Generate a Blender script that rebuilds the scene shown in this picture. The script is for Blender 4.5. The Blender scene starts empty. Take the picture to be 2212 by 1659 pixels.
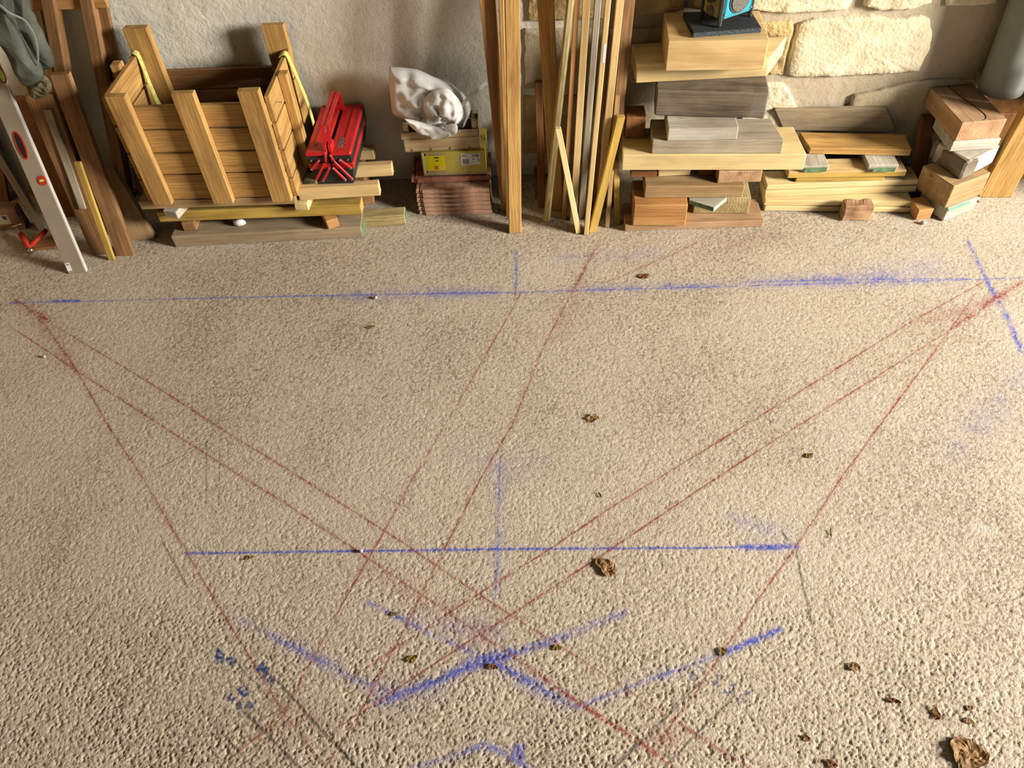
import bpy, bmesh, math, random
import numpy as np
from mathutils import Vector, Matrix, noise

random.seed(11)
scene = bpy.context.scene
COL = scene.collection

# ------------------------------------------------------------------ camera
F, CX, CY, HC = 1700.0, 1106.0, 829.5, 2.2
dn = Vector((103.5, 1500.0, 1700.0)).normalized()          # world down seen from the camera
Xc = Vector((1.0, -.018, -.045)); Xc = (Xc - dn * Xc.dot(dn)).normalized()
Zc = -dn
Yc = Zc.cross(Xc)
RM = Matrix((Xc, Yc, Zc))                                  # camera (x right, y down, z ahead) -> world
CAM = Vector((0, 0, HC))
cam_d = bpy.data.cameras.new('camera'); cam_d.sensor_width = 36; cam_d.sensor_fit = 'HORIZONTAL'
cam_d.lens = F / 2212 * 36; cam_d.clip_start = .05
cam = bpy.data.objects.new('camera', cam_d); COL.objects.link(cam)
r_, u_, b_ = RM @ Vector((1, 0, 0)), RM @ Vector((0, -1, 0)), RM @ Vector((0, 0, -1))
cam.matrix_world = Matrix(((r_.x, u_.x, b_.x, 0), (r_.y, u_.y, b_.y, 0), (r_.z, u_.z, b_.z, HC), (0, 0, 0, 1)))
scene.camera = cam

# ------------------------------------------------------------------ light and exposure
scene.view_settings.view_transform = 'Standard'
scene.view_settings.look = 'None'
scene.view_settings.gamma = 1
scene.view_settings.use_curve_mapping = False
scene.view_settings.exposure = -0.07
scene.cycles.max_bounces = 4
scene.cycles.diffuse_bounces = 1
scene.cycles.adaptive_threshold = .045
scene.cycles.caustics_reflective = False
w = bpy.data.worlds.new('world'); scene.world = w; w.use_nodes = True
w.node_tree.nodes['Background'].inputs[0].default_value = (.62, .75, 1, 1)
w.node_tree.nodes['Background'].inputs[1].default_value = .12


def area(name, loc, target, sx, sy, power, col):
    l = bpy.data.lights.new(name, 'AREA'); l.shape = 'RECTANGLE'; l.size = sx; l.size_y = sy
    l.energy = power; l.color = col
    o = bpy.data.objects.new(name, l); COL.objects.link(o); o.location = loc
    d = (Vector(target) - Vector(loc)).normalized()
    o.rotation_euler = d.to_track_quat('-Z', 'Y').to_euler()
    return o


area('daylight_side_door', (7.4, .05, 2.75), (-.3, 2.5, .3), 1.9, 1.9, 1740, (1, .935, .83))
area('skylight_side_door', (2.95, 1.3, 1.3), (1.1, 2.2, 0), 2.4, 2.0, 5, (.6, .80, 1))
area('warm_front_fill', (.9, -1.97, 1.5), (.0, 2.6, .3), 2.4, 2.2, 7, (1, .74, .40))  # added warm fill for the front faces, from an invented door behind the camera

# ------------------------------------------------------------------ geometry helpers
YW = 3.30      # face of the back wall


def ray(x, y):
    return RM @ Vector(((x - CX) / F, (y - CY) / F, 1.0))


def U(x, y, z=0.0):                    # point of the place at height z
    v = ray(x, y); return CAM + v * ((z - HC) / v.z)


def V(x, y, Y=YW):                     # point of the place in the upright plane y = Y
    v = ray(x, y); return CAM + v * (Y / v.y)


def hz(g, x, y):                       # height above a ground point
    v = ray(x, y); t = (g.x * v.x + g.y * v.y) / (v.x * v.x + v.y * v.y); return (CAM + v * t).z


def tag(o, label=None, cat=None, group=None, kind=None):
    if label: o['label'] = label
    if cat: o['category'] = cat
    if group: o['group'] = group
    if kind: o['kind'] = kind
    return o


def link(name, me, mat=None, parent=None, smooth=False):
    o = bpy.data.objects.new(name, me); COL.objects.link(o)
    if mat is not None and not me.materials: me.materials.append(mat)
    if smooth:
        for p in me.polygons: p.use_smooth = True
    if parent is not None:
        o.parent = parent
        o.matrix_parent_inverse = WM[parent.name].inverted() if parent.name in WM else parent.matrix_basis.inverted()
    return o


WM = {}


def setm(o, m):
    o.matrix_basis = m; WM[o.name] = m.copy(); return o


def empty(name, loc, label, cat, group=None):
    o = bpy.data.objects.new(name, None); COL.objects.link(o)
    setm(o, Matrix.Translation(Vector(loc))); o.empty_display_size = .05
    return tag(o, label, cat, group)


def bevel(bm, off, seg=1):
    if off > 0:
        bmesh.ops.bevel(bm, geom=bm.edges[:], offset=off, segments=seg, affect='EDGES', profile=.6)


HEX = [(0, 3, 2, 1), (4, 5, 6, 7), (0, 1, 5, 4), (1, 2, 6, 5), (2, 3, 7, 6), (3, 0, 4, 7)]


def hexmesh(name, pts, bev=.002, wob=0.0, wear=0):
    bm = bmesh.new()
    vs = [bm.verts.new(Vector(p) + Vector([random.uniform(-wob, wob) for _ in range(3)])) for p in pts]
    for f in HEX: bm.faces.new([vs[i] for i in f])
    bmesh.ops.recalc_face_normals(bm, faces=bm.faces[:])
    bevel(bm, bev)
    if wear:                                   # worn, uneven timber
        bmesh.ops.subdivide_edges(bm, edges=[e for e in bm.edges if e.calc_length() > .05], cuts=7, use_grid_fill=True)
        s = random.random() * 50
        for v in bm.verts:
            v.co += noise.noise_vector(v.co * 22 + Vector((s, s, s))) * wear
    me = bpy.data.meshes.new(name); bm.to_mesh(me); bm.free(); return me


def boxpts(x0, x1, y0, y1, z0, z1):
    return [(x0, y0, z0), (x1, y0, z0), (x1, y1, z0), (x0, y1, z0), (x0, y0, z1), (x1, y0, z1), (x1, y1, z1), (x0, y1, z1)]


def wbox(name, b, mat, parent=None, bev=.0015, wob=0.0, wear=0, axis=0):
    """box given in place coordinates; axis = the direction the grain runs in"""
    x0, x1, y0, y1, z0, z1 = b
    c = Vector(((x0 + x1) / 2, (y0 + y1) / 2, z0))
    hx, hy, hh = (x1 - x0) / 2, (y1 - y0) / 2, z1 - z0
    if axis == 0:
        m = Matrix.Identity(4); pts = boxpts(-hx, hx, -hy, hy, 0, hh)
    elif axis == 1:
        m = Matrix.Rotation(math.pi / 2, 4, 'Z'); pts = boxpts(-hy, hy, -hx, hx, 0, hh)
    else:
        m = Matrix.Rotation(-math.pi / 2, 4, 'Y'); pts = boxpts(0, hh, -hy, hy, -hx, hx)
    o = link(name, hexmesh(name, pts, bev, wob, wear), mat, None)
    setm(o, Matrix.Translation(c) @ m)
    if parent is not None:
        o.parent = parent; o.matrix_parent_inverse = WM[parent.name].inverted()
    return o


TOPS = {}


def timber(key, name, label, mat, z0, BL, BR, top, back, cat='timber', grain='x', bev=.003, wob=.0012, wear=0, group=None, parent=None, maxy=YW - .012, skewL=0.0, skewR=0.0):
    """squared piece of wood lying at height z0: its lower front edge, its height and its depth"""
    z0 += .0006
    a, b = U(*BL, z0), U(*BR, z0)
    L = (b - a).length; ux = (b - a) / L; uy = Vector((-ux.y, ux.x, 0))
    h = top if not isinstance(top, tuple) else hz(a, *top) - z0
    d = back if not isinstance(back, tuple) else (U(*back, z0 + h) - a).dot(uy)
    d = min(d, maxy - max(a.y, b.y))
    m = (a + b) / 2 + uy * d / 2
    ang = math.atan2(ux.y, ux.x)
    if grain == 'x':
        pts = boxpts(-L / 2, L / 2, -d / 2, d / 2, 0, h)
        pts[3] = (pts[3][0] + skewL, pts[3][1], 0); pts[7] = (pts[7][0] + skewL, pts[7][1], h)
        pts[2] = (pts[2][0] + skewR, pts[2][1], 0); pts[6] = (pts[6][0] + skewR, pts[6][1], h)
    else:
        pts = boxpts(-d / 2, d / 2, -L / 2, L / 2, 0, h); ang += math.pi / 2
    o = link(name, hexmesh(name, pts, bev, wob if not wear else 0, wear), mat, None)
    setm(o, Matrix.Translation(m) @ Matrix.Rotation(ang, 4, 'Z'))
    if parent is None: tag(o, label, cat, group)
    else:
        o.parent = parent; o.matrix_parent_inverse = WM[parent.name].inverted()
    TOPS[key] = z0 + h
    o_dims[o.name] = (L, d, h, a, ux, uy)
    return o


o_dims = {}


def painted_end(o, mat, side=1, wid=.006):
    L, d, h, a, ux, uy = o_dims[o.name]
    x = L / 2 + .0008 if side > 0 else -L / 2 - .0008
    me = hexmesh('painted_end', boxpts(x - .001, x + .001, -d / 2 + .003, d / 2 - .003, .003, h - .003), 0)
    c = link('painted_end', me, mat); c.parent = o
    return c


def lean(name, label, mat, bl, br, top, thick, ytop=None, zt=2.3, cat='timber', group=None, parent=None, wtop=None, z0=0.0, bev=.002, wear=0, dy=0.0, off=0.0):
    """standing piece of wood: its foot on the floor, its head against the wall (or ending in view at depth ytop)"""
    z0 += .0006
    a, b = U(*bl, z0), U(*br, z0)
    if dy:
        a.y += dy; b.y += dy
    g = (a + b) / 2; wd = (b - a).length
    v = ray(*top)
    if ytop is not None:
        T = V(*top, ytop)
    else:
        yt = YW - .004 - thick - off
        lo, hi = g.y * .6, yt * 1.3
        for _ in range(60):                       # depth on the sight line so that the head meets the wall at height zt
            mid = (lo + hi) / 2
            q = V(*top, mid)
            if q.z <= 0.01: hi = mid; continue
            s = zt / q.z
            yy = g.y + (q.y - g.y) * s
            if yy > yt: hi = mid
            else: lo = mid
        q = V(*top, lo); T = g + (q - g) * ((zt - z0) / (q.z - z0))
    ax = T - g
    ux = (b - a).normalized(); back = Vector((-ux.y, ux.x, 0)) * thick
    wt = (wtop or wd) / 2
    P = [a, b, b + back, a + back, T - ux * wt, T + ux * wt, T + ux * wt + back, T - ux * wt + back]
    X = ax.normalized(); Yv = (ux - X * ux.dot(X)).normalized(); Zv = X.cross(Yv)
    R3 = Matrix((X, Yv, Zv)).transposed()
    M = Matrix.Translation(g) @ R3.to_4x4(); Mi = M.inverted()
    o = link(name, hexmesh(name, [Mi @ p for p in P], bev, 0, wear), mat)
    setm(o, M)
    if parent is None: tag(o, label, cat, group)
    else:
        o.parent = parent; o.matrix_parent_inverse = WM[parent.name].inverted()
    return o


def tubemesh(name, pts, r, n=8, closed_ends=True):
    bm = bmesh.new(); rings = []
    pts = [Vector(p) for p in pts]
    for i, p in enumerate(pts):
        t = (pts[min(i + 1, len(pts) - 1)] - pts[max(i - 1, 0)]).normalized()
        up = Vector((0, 0, 1)) if abs(t.z) < .9 else Vector((1, 0, 0))
        s = t.cross(up).normalized(); q = s.cross(t)
        rr = r[i] if isinstance(r, (list, tuple)) else r
        rings.append([bm.verts.new(p + (s * math.cos(k * 2 * math.pi / n) + q * math.sin(k * 2 * math.pi / n)) * rr) for k in range(n)])
    for A, B in zip(rings, rings[1:]):
        for k in range(n): bm.faces.new((A[k], A[(k + 1) % n], B[(k + 1) % n], B[k]))
    if closed_ends:
        bm.faces.new(rings[0][::-1]); bm.faces.new(rings[-1])
    bmesh.ops.recalc_face_normals(bm, faces=bm.faces[:])
    me = bpy.data.meshes.new(name); bm.to_mesh(me); bm.free(); return me


def adopt(o, parent, m=None):
    if m is not None: setm(o, m)
    elif o.name not in WM: WM[o.name] = Matrix.Identity(4)
    o.parent = parent; o.matrix_parent_inverse = WM[parent.name].inverted(); return o


# ------------------------------------------------------------------ materials
def nt(name, rough=.8):
    m = bpy.data.materials.new(name); m.use_nodes = True
    t = m.node_tree; b = t.nodes['Principled BSDF']; b.inputs['Roughness'].default_value = rough
    b.inputs['Specular IOR Level'].default_value = .25
    return m, t, b


def N(t, typ, **kw):
    n = t.nodes.new(typ)
    for k, v in kw.items():
        if k.startswith('i_'):
            key = k[2:].replace('_', ' ')
            n.inputs[key].default_value = v
        else: setattr(n, k, v)
    return n


def math_(t, op, a, b=None, c=None, clamp=False):
    n = t.nodes.new('ShaderNodeMath'); n.operation = op; n.use_clamp = clamp
    for i, x in enumerate((a, b, c)):
        if x is None: continue
        if isinstance(x, (int, float)): n.inputs[i].default_value = x
        else: t.links.new(x, n.inputs[i])
    return n.outputs[0]


def vmul(t, vec, s):
    n = t.nodes.new('ShaderNodeVectorMath'); n.operation = 'MULTIPLY'; t.links.new(vec, n.inputs[0]); n.inputs[1].default_value = s
    return n.outputs[0]


def noi(t, vec, scale, detail=4, dist=0, rough=.5):
    n = N(t, 'ShaderNodeTexNoise'); n.inputs['Scale'].default_value = scale; n.inputs['Detail'].default_value = detail
    n.inputs['Distortion'].default_value = dist; n.inputs['Roughness'].default_value = rough
    if vec is not None: t.links.new(vec, n.inputs['Vector'])
    return n.outputs['Fac']


def ramp(t, fac, stops):
    n = t.nodes.new('ShaderNodeValToRGB'); e = n.color_ramp.elements
    while len(e) < len(stops): e.new(.5)
    for el, (p, c) in zip(e, stops):
        el.position = p; el.color = (*c, 1) if len(c) == 3 else c
    t.links.new(fac, n.inputs[0]); return n.outputs[0]


def mix(t, fac, a, b, mode='MIX'):
    n = t.nodes.new('ShaderNodeMix'); n.data_type = 'RGBA'; n.blend_type = mode
    for i, x in ((0, fac), (6, a), (7, b)):
        if isinstance(x, (int, float)): n.inputs[i].default_value = x
        elif isinstance(x, tuple): n.inputs[i].default_value = (*x, 1) if len(x) == 3 else x
        else: t.links.new(x, n.inputs[i])
    return n.outputs[2]


def bump(t, b, h, strength, dist):
    n = t.nodes.new('ShaderNodeBump'); n.inputs['Strength'].default_value = strength; n.inputs['Distance'].default_value = dist
    t.links.new(h, n.inputs['Height']); t.links.new(n.outputs[0], b.inputs['Normal'])


def wood(name, light, dark, knot=(.16, .07, .025), rings=.5, grime=.25, grimec=(.12, .08, .045), knots=.09, fib=.5):
    m, t, b = nt(name, .72)
    tc = N(t, 'ShaderNodeTexCoord'); oi = N(t, 'ShaderNodeObjectInfo')
    off = N(t, 'ShaderNodeVectorMath', operation='ADD')
    rv = t.nodes.new('ShaderNodeCombineXYZ')
    for i, k in enumerate((37.0, .13, .09)):
        t.links.new(math_(t, 'MULTIPLY', math_(t, 'SUBTRACT', oi.outputs['Random'], .3 * i), k), rv.inputs[i])
    t.links.new(tc.outputs['Object'], off.inputs[0]); t.links.new(rv.outputs[0], off.inputs[1])
    p = off.outputs[0]
    n1 = noi(t, vmul(t, p, (1.5, 16, 16)), 1.6, 5, .5)
    n2 = noi(t, vmul(t, p, (5, 150, 150)), 1.0, 3)
    wv = N(t, 'ShaderNodeTexWave', wave_type='RINGS', rings_direction='X')
    t.links.new(vmul(t, p, (.35, 1, 1)), wv.inputs['Vector'])
    wv.inputs['Scale'].default_value = 26; wv.inputs['Distortion'].default_value = 5.5; wv.inputs['Detail'].default_value = 2.5; wv.inputs['Detail Scale'].default_value = 1.4
    f = math_(t, 'ADD', math_(t, 'MULTIPLY', n1, 1 - rings * .5), math_(t, 'MULTIPLY', wv.outputs['Fac'], rings * .3))
    f = math_(t, 'ADD', f, math_(t, 'MULTIPLY', math_(t, 'SUBTRACT', n2, .5), fib))
    col = ramp(t, f, [(.25, dark), (.60, light)])
    vo = N(t, 'ShaderNodeTexVoronoi'); t.links.new(vmul(t, p, (3.2, 11, 11)), vo.inputs['Vector']); vo.inputs['Scale'].default_value = 1.0
    kf = math_(t, 'LESS_THAN', vo.outputs['Distance'], knots)
    kr = math_(t, 'MULTIPLY', math_(t, 'SUBTRACT', 1, math_(t, 'DIVIDE', vo.outputs['Distance'], max(knots * 2, 1e-4), clamp=True)), .8, clamp=True)
    if knots > 0: col = mix(t, kr, col, knot)
    pt = noi(t, vmul(t, p, (2.2, 9, 9)), 1.0, 3, .8)
    col = mix(t, 1, col, ramp(t, pt, [(.3, (.74, .70, .64)), (.55, (1, 1, 1)), (.75, (1.12, 1.1, 1.04))]), 'MULTIPLY')
    g = noi(t, p, 6, 4, .3)
    gr = ramp(t, g, [(.45, (0, 0, 0)), (.78, (1, 1, 1))])
    col = mix(t, math_(t, 'MULTIPLY', gr, grime), col, grimec)
    t.links.new(col, b.inputs['Base Color'])
    bump(t, b, n2, .35, .003)
    return m


M = {}
M['pine'] = wood('pine', (.67, .41, .135), (.42, .22, .07))
M['crate'] = wood('crate_wood', (.60, .355, .115), (.36, .19, .06), grime=.3)
M['pale'] = wood('pale_wood', (.78, .56, .275), (.61, .40, .16), rings=.3, grime=.12, knots=.04)
M['cream'] = wood('cream_wood', (.84, .665, .345), (.73, .53, .24), rings=.25, grime=.08, knots=.03)
M['tan'] = wood('tan_wood', (.52, .35, .18), (.34, .205, .09), rings=.35, grime=.3)
M['pinkish'] = wood('pink_brown_wood', (.55, .345, .20), (.39, .22, .11), rings=.3, grime=.25)
M['orange'] = wood('orange_wood', (.60, .32, .12), (.42, .19, .055), rings=.4)
M['redbrown'] = wood('red_brown_wood', (.36, .16, .055), (.19, .075, .025), rings=.3)
M['brown'] = wood('brown_wood', (.36, .195, .085), (.20, .10, .038), rings=.35)
M['grey'] = wood('grey_weathered_wood', (.48, .41, .31), (.29, .235, .165), rings=.3, knots=.05, grime=.3, grimec=(.10, .085, .065))
M['palegrey'] = wood('pale_grey_wood', (.60, .56, .47), (.40, .36, .28), rings=.35, knots=.03)
M['dark'] = wood('dark_weathered_wood', (.20, .16, .115), (.085, .065, .045), rings=.15, grime=.55, grimec=(.36, .32, .26), fib=.7)
M['olive'] = wood('olive_wood', (.58, .47, .24), (.34, .25, .10), rings=.7)
M['yellow'] = wood('yellow_wood', (.62, .42, .10), (.42, .26, .05), rings=.35, grime=.3)
M['greywood_top'] = wood('dusty_grey_brown_wood', (.42, .33, .215), (.28, .205, .125), rings=.25, knots=.04)


def plain(name, col, rough=.6, metal=0, spec=.3, var=.12, scale=18, bumpd=0.0):
    m, t, b = nt(name, rough); b.inputs['Metallic'].default_value = metal; b.inputs['Specular IOR Level'].default_value = spec
    tc = N(t, 'ShaderNodeTexCoord')
    n = noi(t, tc.outputs['Object'], scale, 4)
    d = tuple(c * (1 - var * 2) for c in col); l = tuple(min(1, c * (1 + var)) for c in col)
    t.links.new(ramp(t, n, [(.3, d), (.7, l)]), b.inputs['Base Color'])
    if bumpd: bump(t, b, n, .5, bumpd)
    return m


M['red'] = plain('red_enamel', (.55, .016, .018), .38, 0, .5, .08)
M['black'] = plain('black_enamel', (.022, .024, .022), .5, 0, .4)
M['steel'] = plain('steel', (.55, .54, .5), .35, .9)
M['alu'] = plain('brushed_aluminium', (.31, .255, .19), .55, .1, .5, .06, 9)
M['alu_edge'] = plain('aluminium_edge', (.78, .77, .72), .4, .3, .5, .04)
M['redplastic'] = plain('red_plastic', (.5, .035, .015), .5)
M['green_vial'] = plain('green_vial', (.42, .75, .12), .15, 0, .6, .05)
M['paper'] = plain('paper', (.80, .79, .76), .8, 0, .2, .04)
M['ink'] = plain('ink', (.06, .06, .065), .8)
M['greenpaint'] = plain('green_paint', (.14, .24, .12), .8, 0, .2, .2, 40)
M['greensmear'] = plain('green_paint_smear', (.16, .36, .26), .8)
M['tile'] = plain('terracotta', (.66, .39, .26), .9, 0, .15, .22, 22, .002)
M['tile_pink'] = plain('pink_terracotta', (.58, .25, .17), .9, 0, .15, .15, 30, .002)
M['limescale'] = plain('lime_smear', (.66, .56, .43), .95)
M['card_yellow'] = plain('yellow_card', (.62, .50, .10), .8, 0, .2, .05, 8)
M['card_bright'] = plain('bright_yellow_print', (.86, .74, .01), .7, 0, .2, .02)
M['card_pale'] = plain('pale_yellow_print', (.78, .74, .38), .8, 0, .2, .03)
M['card_tape'] = plain('pale_brown_tape', (.52, .40, .25), .6)
M['cardboard'] = plain('cardboard', (.30, .15, .07), .9, 0, .2, .15)
M['orange_print'] = plain('orange_print', (.75, .22, .03), .8)
M['strap'] = plain('yellow_strap', (.60, .56, .17), .8, 0, .2, .15, 60)
M['rubber'] = plain('black_rubber_board', (.035, .042, .045), .85, 0, .3, .3, 160, .002)
M['rubber_edge'] = plain('speckled_rubber_edge', (.10, .12, .13), .9, 0, .2, .8, 220)
M['teal'] = plain('teal_plastic', (.03, .33, .42), .5, 0, .4, .05)
M['radio_grey'] = plain('radio_grey', (.075, .078, .07), .6)
M['radio_khaki'] = plain('radio_front', (.33, .27, .10), .5)
M['grille'] = plain('speaker_grille', (.17, .15, .13), .7, 0, .3, .4, 300, .002)
M['leaf'] = plain('dry_leaf', (.66, .39, .17), .6, 0, .4, .3, 60, .003)
M['leaf_dark'] = plain('dark_dry_leaf', (.48, .22, .09), .7, 0, .3, .3, 60)
M['leaf_yellow'] = plain('yellow_dry_leaf', (.50, .34, .08), .7, 0, .3, .3, 60)
M['pebble'] = plain('pebble', (.62, .57, .50), .8, 0, .3, .2, 60)
M['pvc'] = plain('grey_pipe', (.26, .25, .19), .6)
M['roll'] = plain('grey_green_sheet', (.235, .25, .225), .55, 0, .4, .08, 5)
M['vial_dark'] = plain('dark_hole', (.02, .008, .006), .9)
M['slat'] = wood('thin_poplar_slat', (.70, .54, .32), (.52, .36, .18), rings=.2, grime=.3, knots=.03)
M['straw'] = plain('straw', (.60, .47, .25), .8)


def cloth(name, col, dark, scale=9, rough=.85, bd=.02, trans=0.0, weave=0):
    m, t, b = nt(name, rough)
    tc = N(t, 'ShaderNodeTexCoord'); p = tc.outputs['Object']
    n = noi(t, p, scale, 5, .6)
    c = ramp(t, n, [(.32, dark), (.66, col)])
    if weave:
        wv = N(t, 'ShaderNodeTexNoise'); wv.inputs['Scale'].default_value = weave; t.links.new(p, wv.inputs['Vector'])
        c = mix(t, math_(t, 'MULTIPLY', wv.outputs['Fac'], .35), c, dark)
    t.links.new(c, b.inputs['Base Color'])
    bump(t, b, n, .5, bd)
    return m


M['bag'] = cloth('white_plastic_bag', (.91, .89, .86), (.86, .83, .78), 7, .42, .012)
M['bag'].node_tree.nodes['Principled BSDF'].inputs['Specular IOR Level'].default_value = .5
M['denim'] = cloth('grey_blue_denim', (.13, .138, .11), (.06, .066, .054), 12, .9, .012, weave=260)
M['denim_edge'] = plain('denim_seam', (.30, .32, .29), .9)
M['fray'] = plain('frayed_hem', (.155, .13, .075), .95, 0, .1, .4, 200, .004)


# rough screed floor: relief and chalk are in the mesh, the material adds colour and fine grit
def floor_mat():
    m, t, b = nt('rough_screed', .92)
    b.inputs['Specular IOR Level'].default_value = .12
    g = N(t, 'ShaderNodeNewGeometry'); p = g.outputs['Position']
    sp = N(t, 'ShaderNodeAttribute', attribute_name='speckle').outputs['Fac']
    ch = N(t, 'ShaderNodeAttribute', attribute_name='chalk')
    fine = noi(t, p, 210, 1)
    f = math_(t, 'ADD', math_(t, 'MULTIPLY', sp, .75), math_(t, 'MULTIPLY', fine, .25))
    base = ramp(t, f, [(.10, (.28, .215, .15)), (.42, (.525, .44, .335)), (.85, (.66, .57, .45))])
    inv = math_(t, 'SUBTRACT', 1, ch.outputs['Alpha'])
    dim = N(t, 'ShaderNodeVectorMath', operation='SCALE'); t.links.new(base, dim.inputs[0]); t.links.new(inv, dim.inputs['Scale'])
    add = N(t, 'ShaderNodeVectorMath', operation='ADD'); t.links.new(dim.outputs[0], add.inputs[0]); t.links.new(ch.outputs['Color'], add.inputs[1])
    t.links.new(add.outputs[0], b.inputs['Base Color'])
    bump(t, b, fine, .5, .003)
    return m


M['floor'] = floor_mat()
CHALK = {'chalk_b': (.10, .125, .50), 'chalk_r': (.30, .055, .04), 'pencil': (.05, .042, .035), 'marker': (.012, .045, .20), 'lime': (.80, .76, .68)}


def plaster(name, stone=True):
    m, t, b = nt(name, .92); b.inputs['Specular IOR Level'].default_value = .15
    g = N(t, 'ShaderNodeNewGeometry'); p = g.outputs['Position']
    n1 = noi(t, p, 4, 5, .4); n2 = noi(t, p, 30, 4, .3); n3 = noi(t, p, 120, 2)
    c1 = ramp(t, n1, [(.3, (.74, .69, .58)), (.7, (.86, .82, .72))])
    c2 = ramp(t, n1, [(.3, (.44, .365, .255)), (.7, (.55, .47, .345))])
    sx = N(t, 'ShaderNodeSeparateXYZ'); t.links.new(p, sx.inputs[0])
    e = math_(t, 'ADD', sx.outputs[0], math_(t, 'MULTIPLY', n1, .5))
    c = mix(t, ramp(t, math_(t, 'MULTIPLY', e, 1, clamp=True), [(.25, (0, 0, 0)), (.45, (1, 1, 1))]), c1, c2) if stone else c1
    pit = ramp(t, n3, [(.28, (.55, .5, .42)), (.42, (1, 1, 1))])
    c = mix(t, .5, c, mix(t, 1, c, pit, 'MULTIPLY'))
    t.links.new(c, b.inputs['Base Color'])
    bump(t, b, math_(t, 'ADD', math_(t, 'MULTIPLY', n2, .8), math_(t, 'MULTIPLY', n3, .15)), .38, .014)
    return m


def stonemat(name, light, dark, k=1.0):
    m, t, b = nt(name, .95); b.inputs['Specular IOR Level'].default_value = .1
    g = N(t, 'ShaderNodeNewGeometry'); p = g.outputs['Position']
    n1 = noi(t, p, 12, 6, .3, .6); n2 = noi(t, p, 70, 4)
    vo = N(t, 'ShaderNodeTexVoronoi'); vo.inputs['Scale'].default_value = 55; t.links.new(p, vo.inputs['Vector'])
    c = ramp(t, n1, [(.3, dark), (.65, light)])
    pit = ramp(t, vo.outputs['Distance'], [(.08, (.5, .4, .28)), (.2, (1, 1, 1))])
    c = mix(t, .6, c, mix(t, 1, c, pit, 'MULTIPLY'))
    t.links.new(c, b.inputs['Base Color'])
    bump(t, b, math_(t, 'ADD', math_(t, 'MULTIPLY', n2, .8), math_(t, 'MULTIPLY', n1, .8)), .5 * k, .012)
    return m


M['plaster'] = plaster('lime_plaster')
M['roomwall'] = plain('room_plaster', (.46, .30, .15), .95, 0, .1, .1, 3)
M['stone'] = stonemat('limestone', (.80, .70, .50), (.66, .54, .35))
M['stone_y'] = stonemat('yellow_limestone', (.68, .50, .25), (.42, .29, .13), 1.3)
M['stone_s'] = stonemat('smooth_limestone', (.60, .51, .35), (.48, .40, .26), .6)

# ------------------------------------------------------------------ the room
XL, XR, YF, ZC = -3.2, 2.75, -2.0, 2.9


def quadgrid(name, o, ux, uy, nx, ny, fn=None):
    vs, fs, uvs = [], [], []
    for j in range(ny + 1):
        for i in range(nx + 1):
            p = Vector(o) + Vector(ux) * (i / nx) + Vector(uy) * (j / ny)
            vs.append(p + (fn(p) if fn else Vector()))
    for j in range(ny):
        for i in range(nx):
            k = j * (nx + 1) + i; fs.append((k, k + 1, k + nx + 2, k + nx + 1))
    me = bpy.data.meshes.new(name); me.from_pydata(vs, [], fs); return me


wall_back = link('wall_back', quadgrid('wall_back', (XL, YW, 0), (XR + .6 - XL, 0, 0), (0, 0, ZC), 200, 96, lambda p: Vector((0, max(0, noise.noise(p * 2.3) * .010 + noise.noise(p * 9) * .005 + .003), 0))), M['plaster'], smooth=True)
tag(wall_back, kind='structure'); WM['wall_back'] = Matrix.Identity(4)
ceiling = link('ceiling', hexmesh('ceiling', boxpts(XL - .2, XR + .6, YF - .2, YW + .2, ZC, ZC + .15), 0), M['roomwall']); tag(ceiling, kind='structure')
wall_left = link('wall_left', hexmesh('wall_left', boxpts(XL - .2, XL, YF, YW, 0, ZC), 0), M['roomwall']); tag(wall_left, kind='structure')


def wall_with_opening(name, boxes):
    bm = bmesh.new()
    for b in boxes:
        vs = [bm.verts.new(p) for p in boxpts(*b)]
        for f in HEX: bm.faces.new([vs[i] for i in f])
    bmesh.ops.recalc_face_normals(bm, faces=bm.faces[:])
    me = bpy.data.meshes.new(name); bm.to_mesh(me); bm.free()
    return tag(link(name, me, M['roomwall']), kind='structure')


wall_with_opening('wall_right', [(XR, XR + .3, YF, -.45, 0, ZC), (XR, XR + .3, 2.76, YW, 0, ZC), (XR, XR + .3, -.45, 2.76, 2.35, ZC)])
wall_with_opening('wall_front', [(XL, -.5, YF - .25, YF, 0, ZC), (2.3, XR, YF - .25, YF, 0, ZC), (-.5, 2.3, YF - .25, YF, 2.65, ZC)])  # opening behind the camera made up to go with the added front fill


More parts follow.
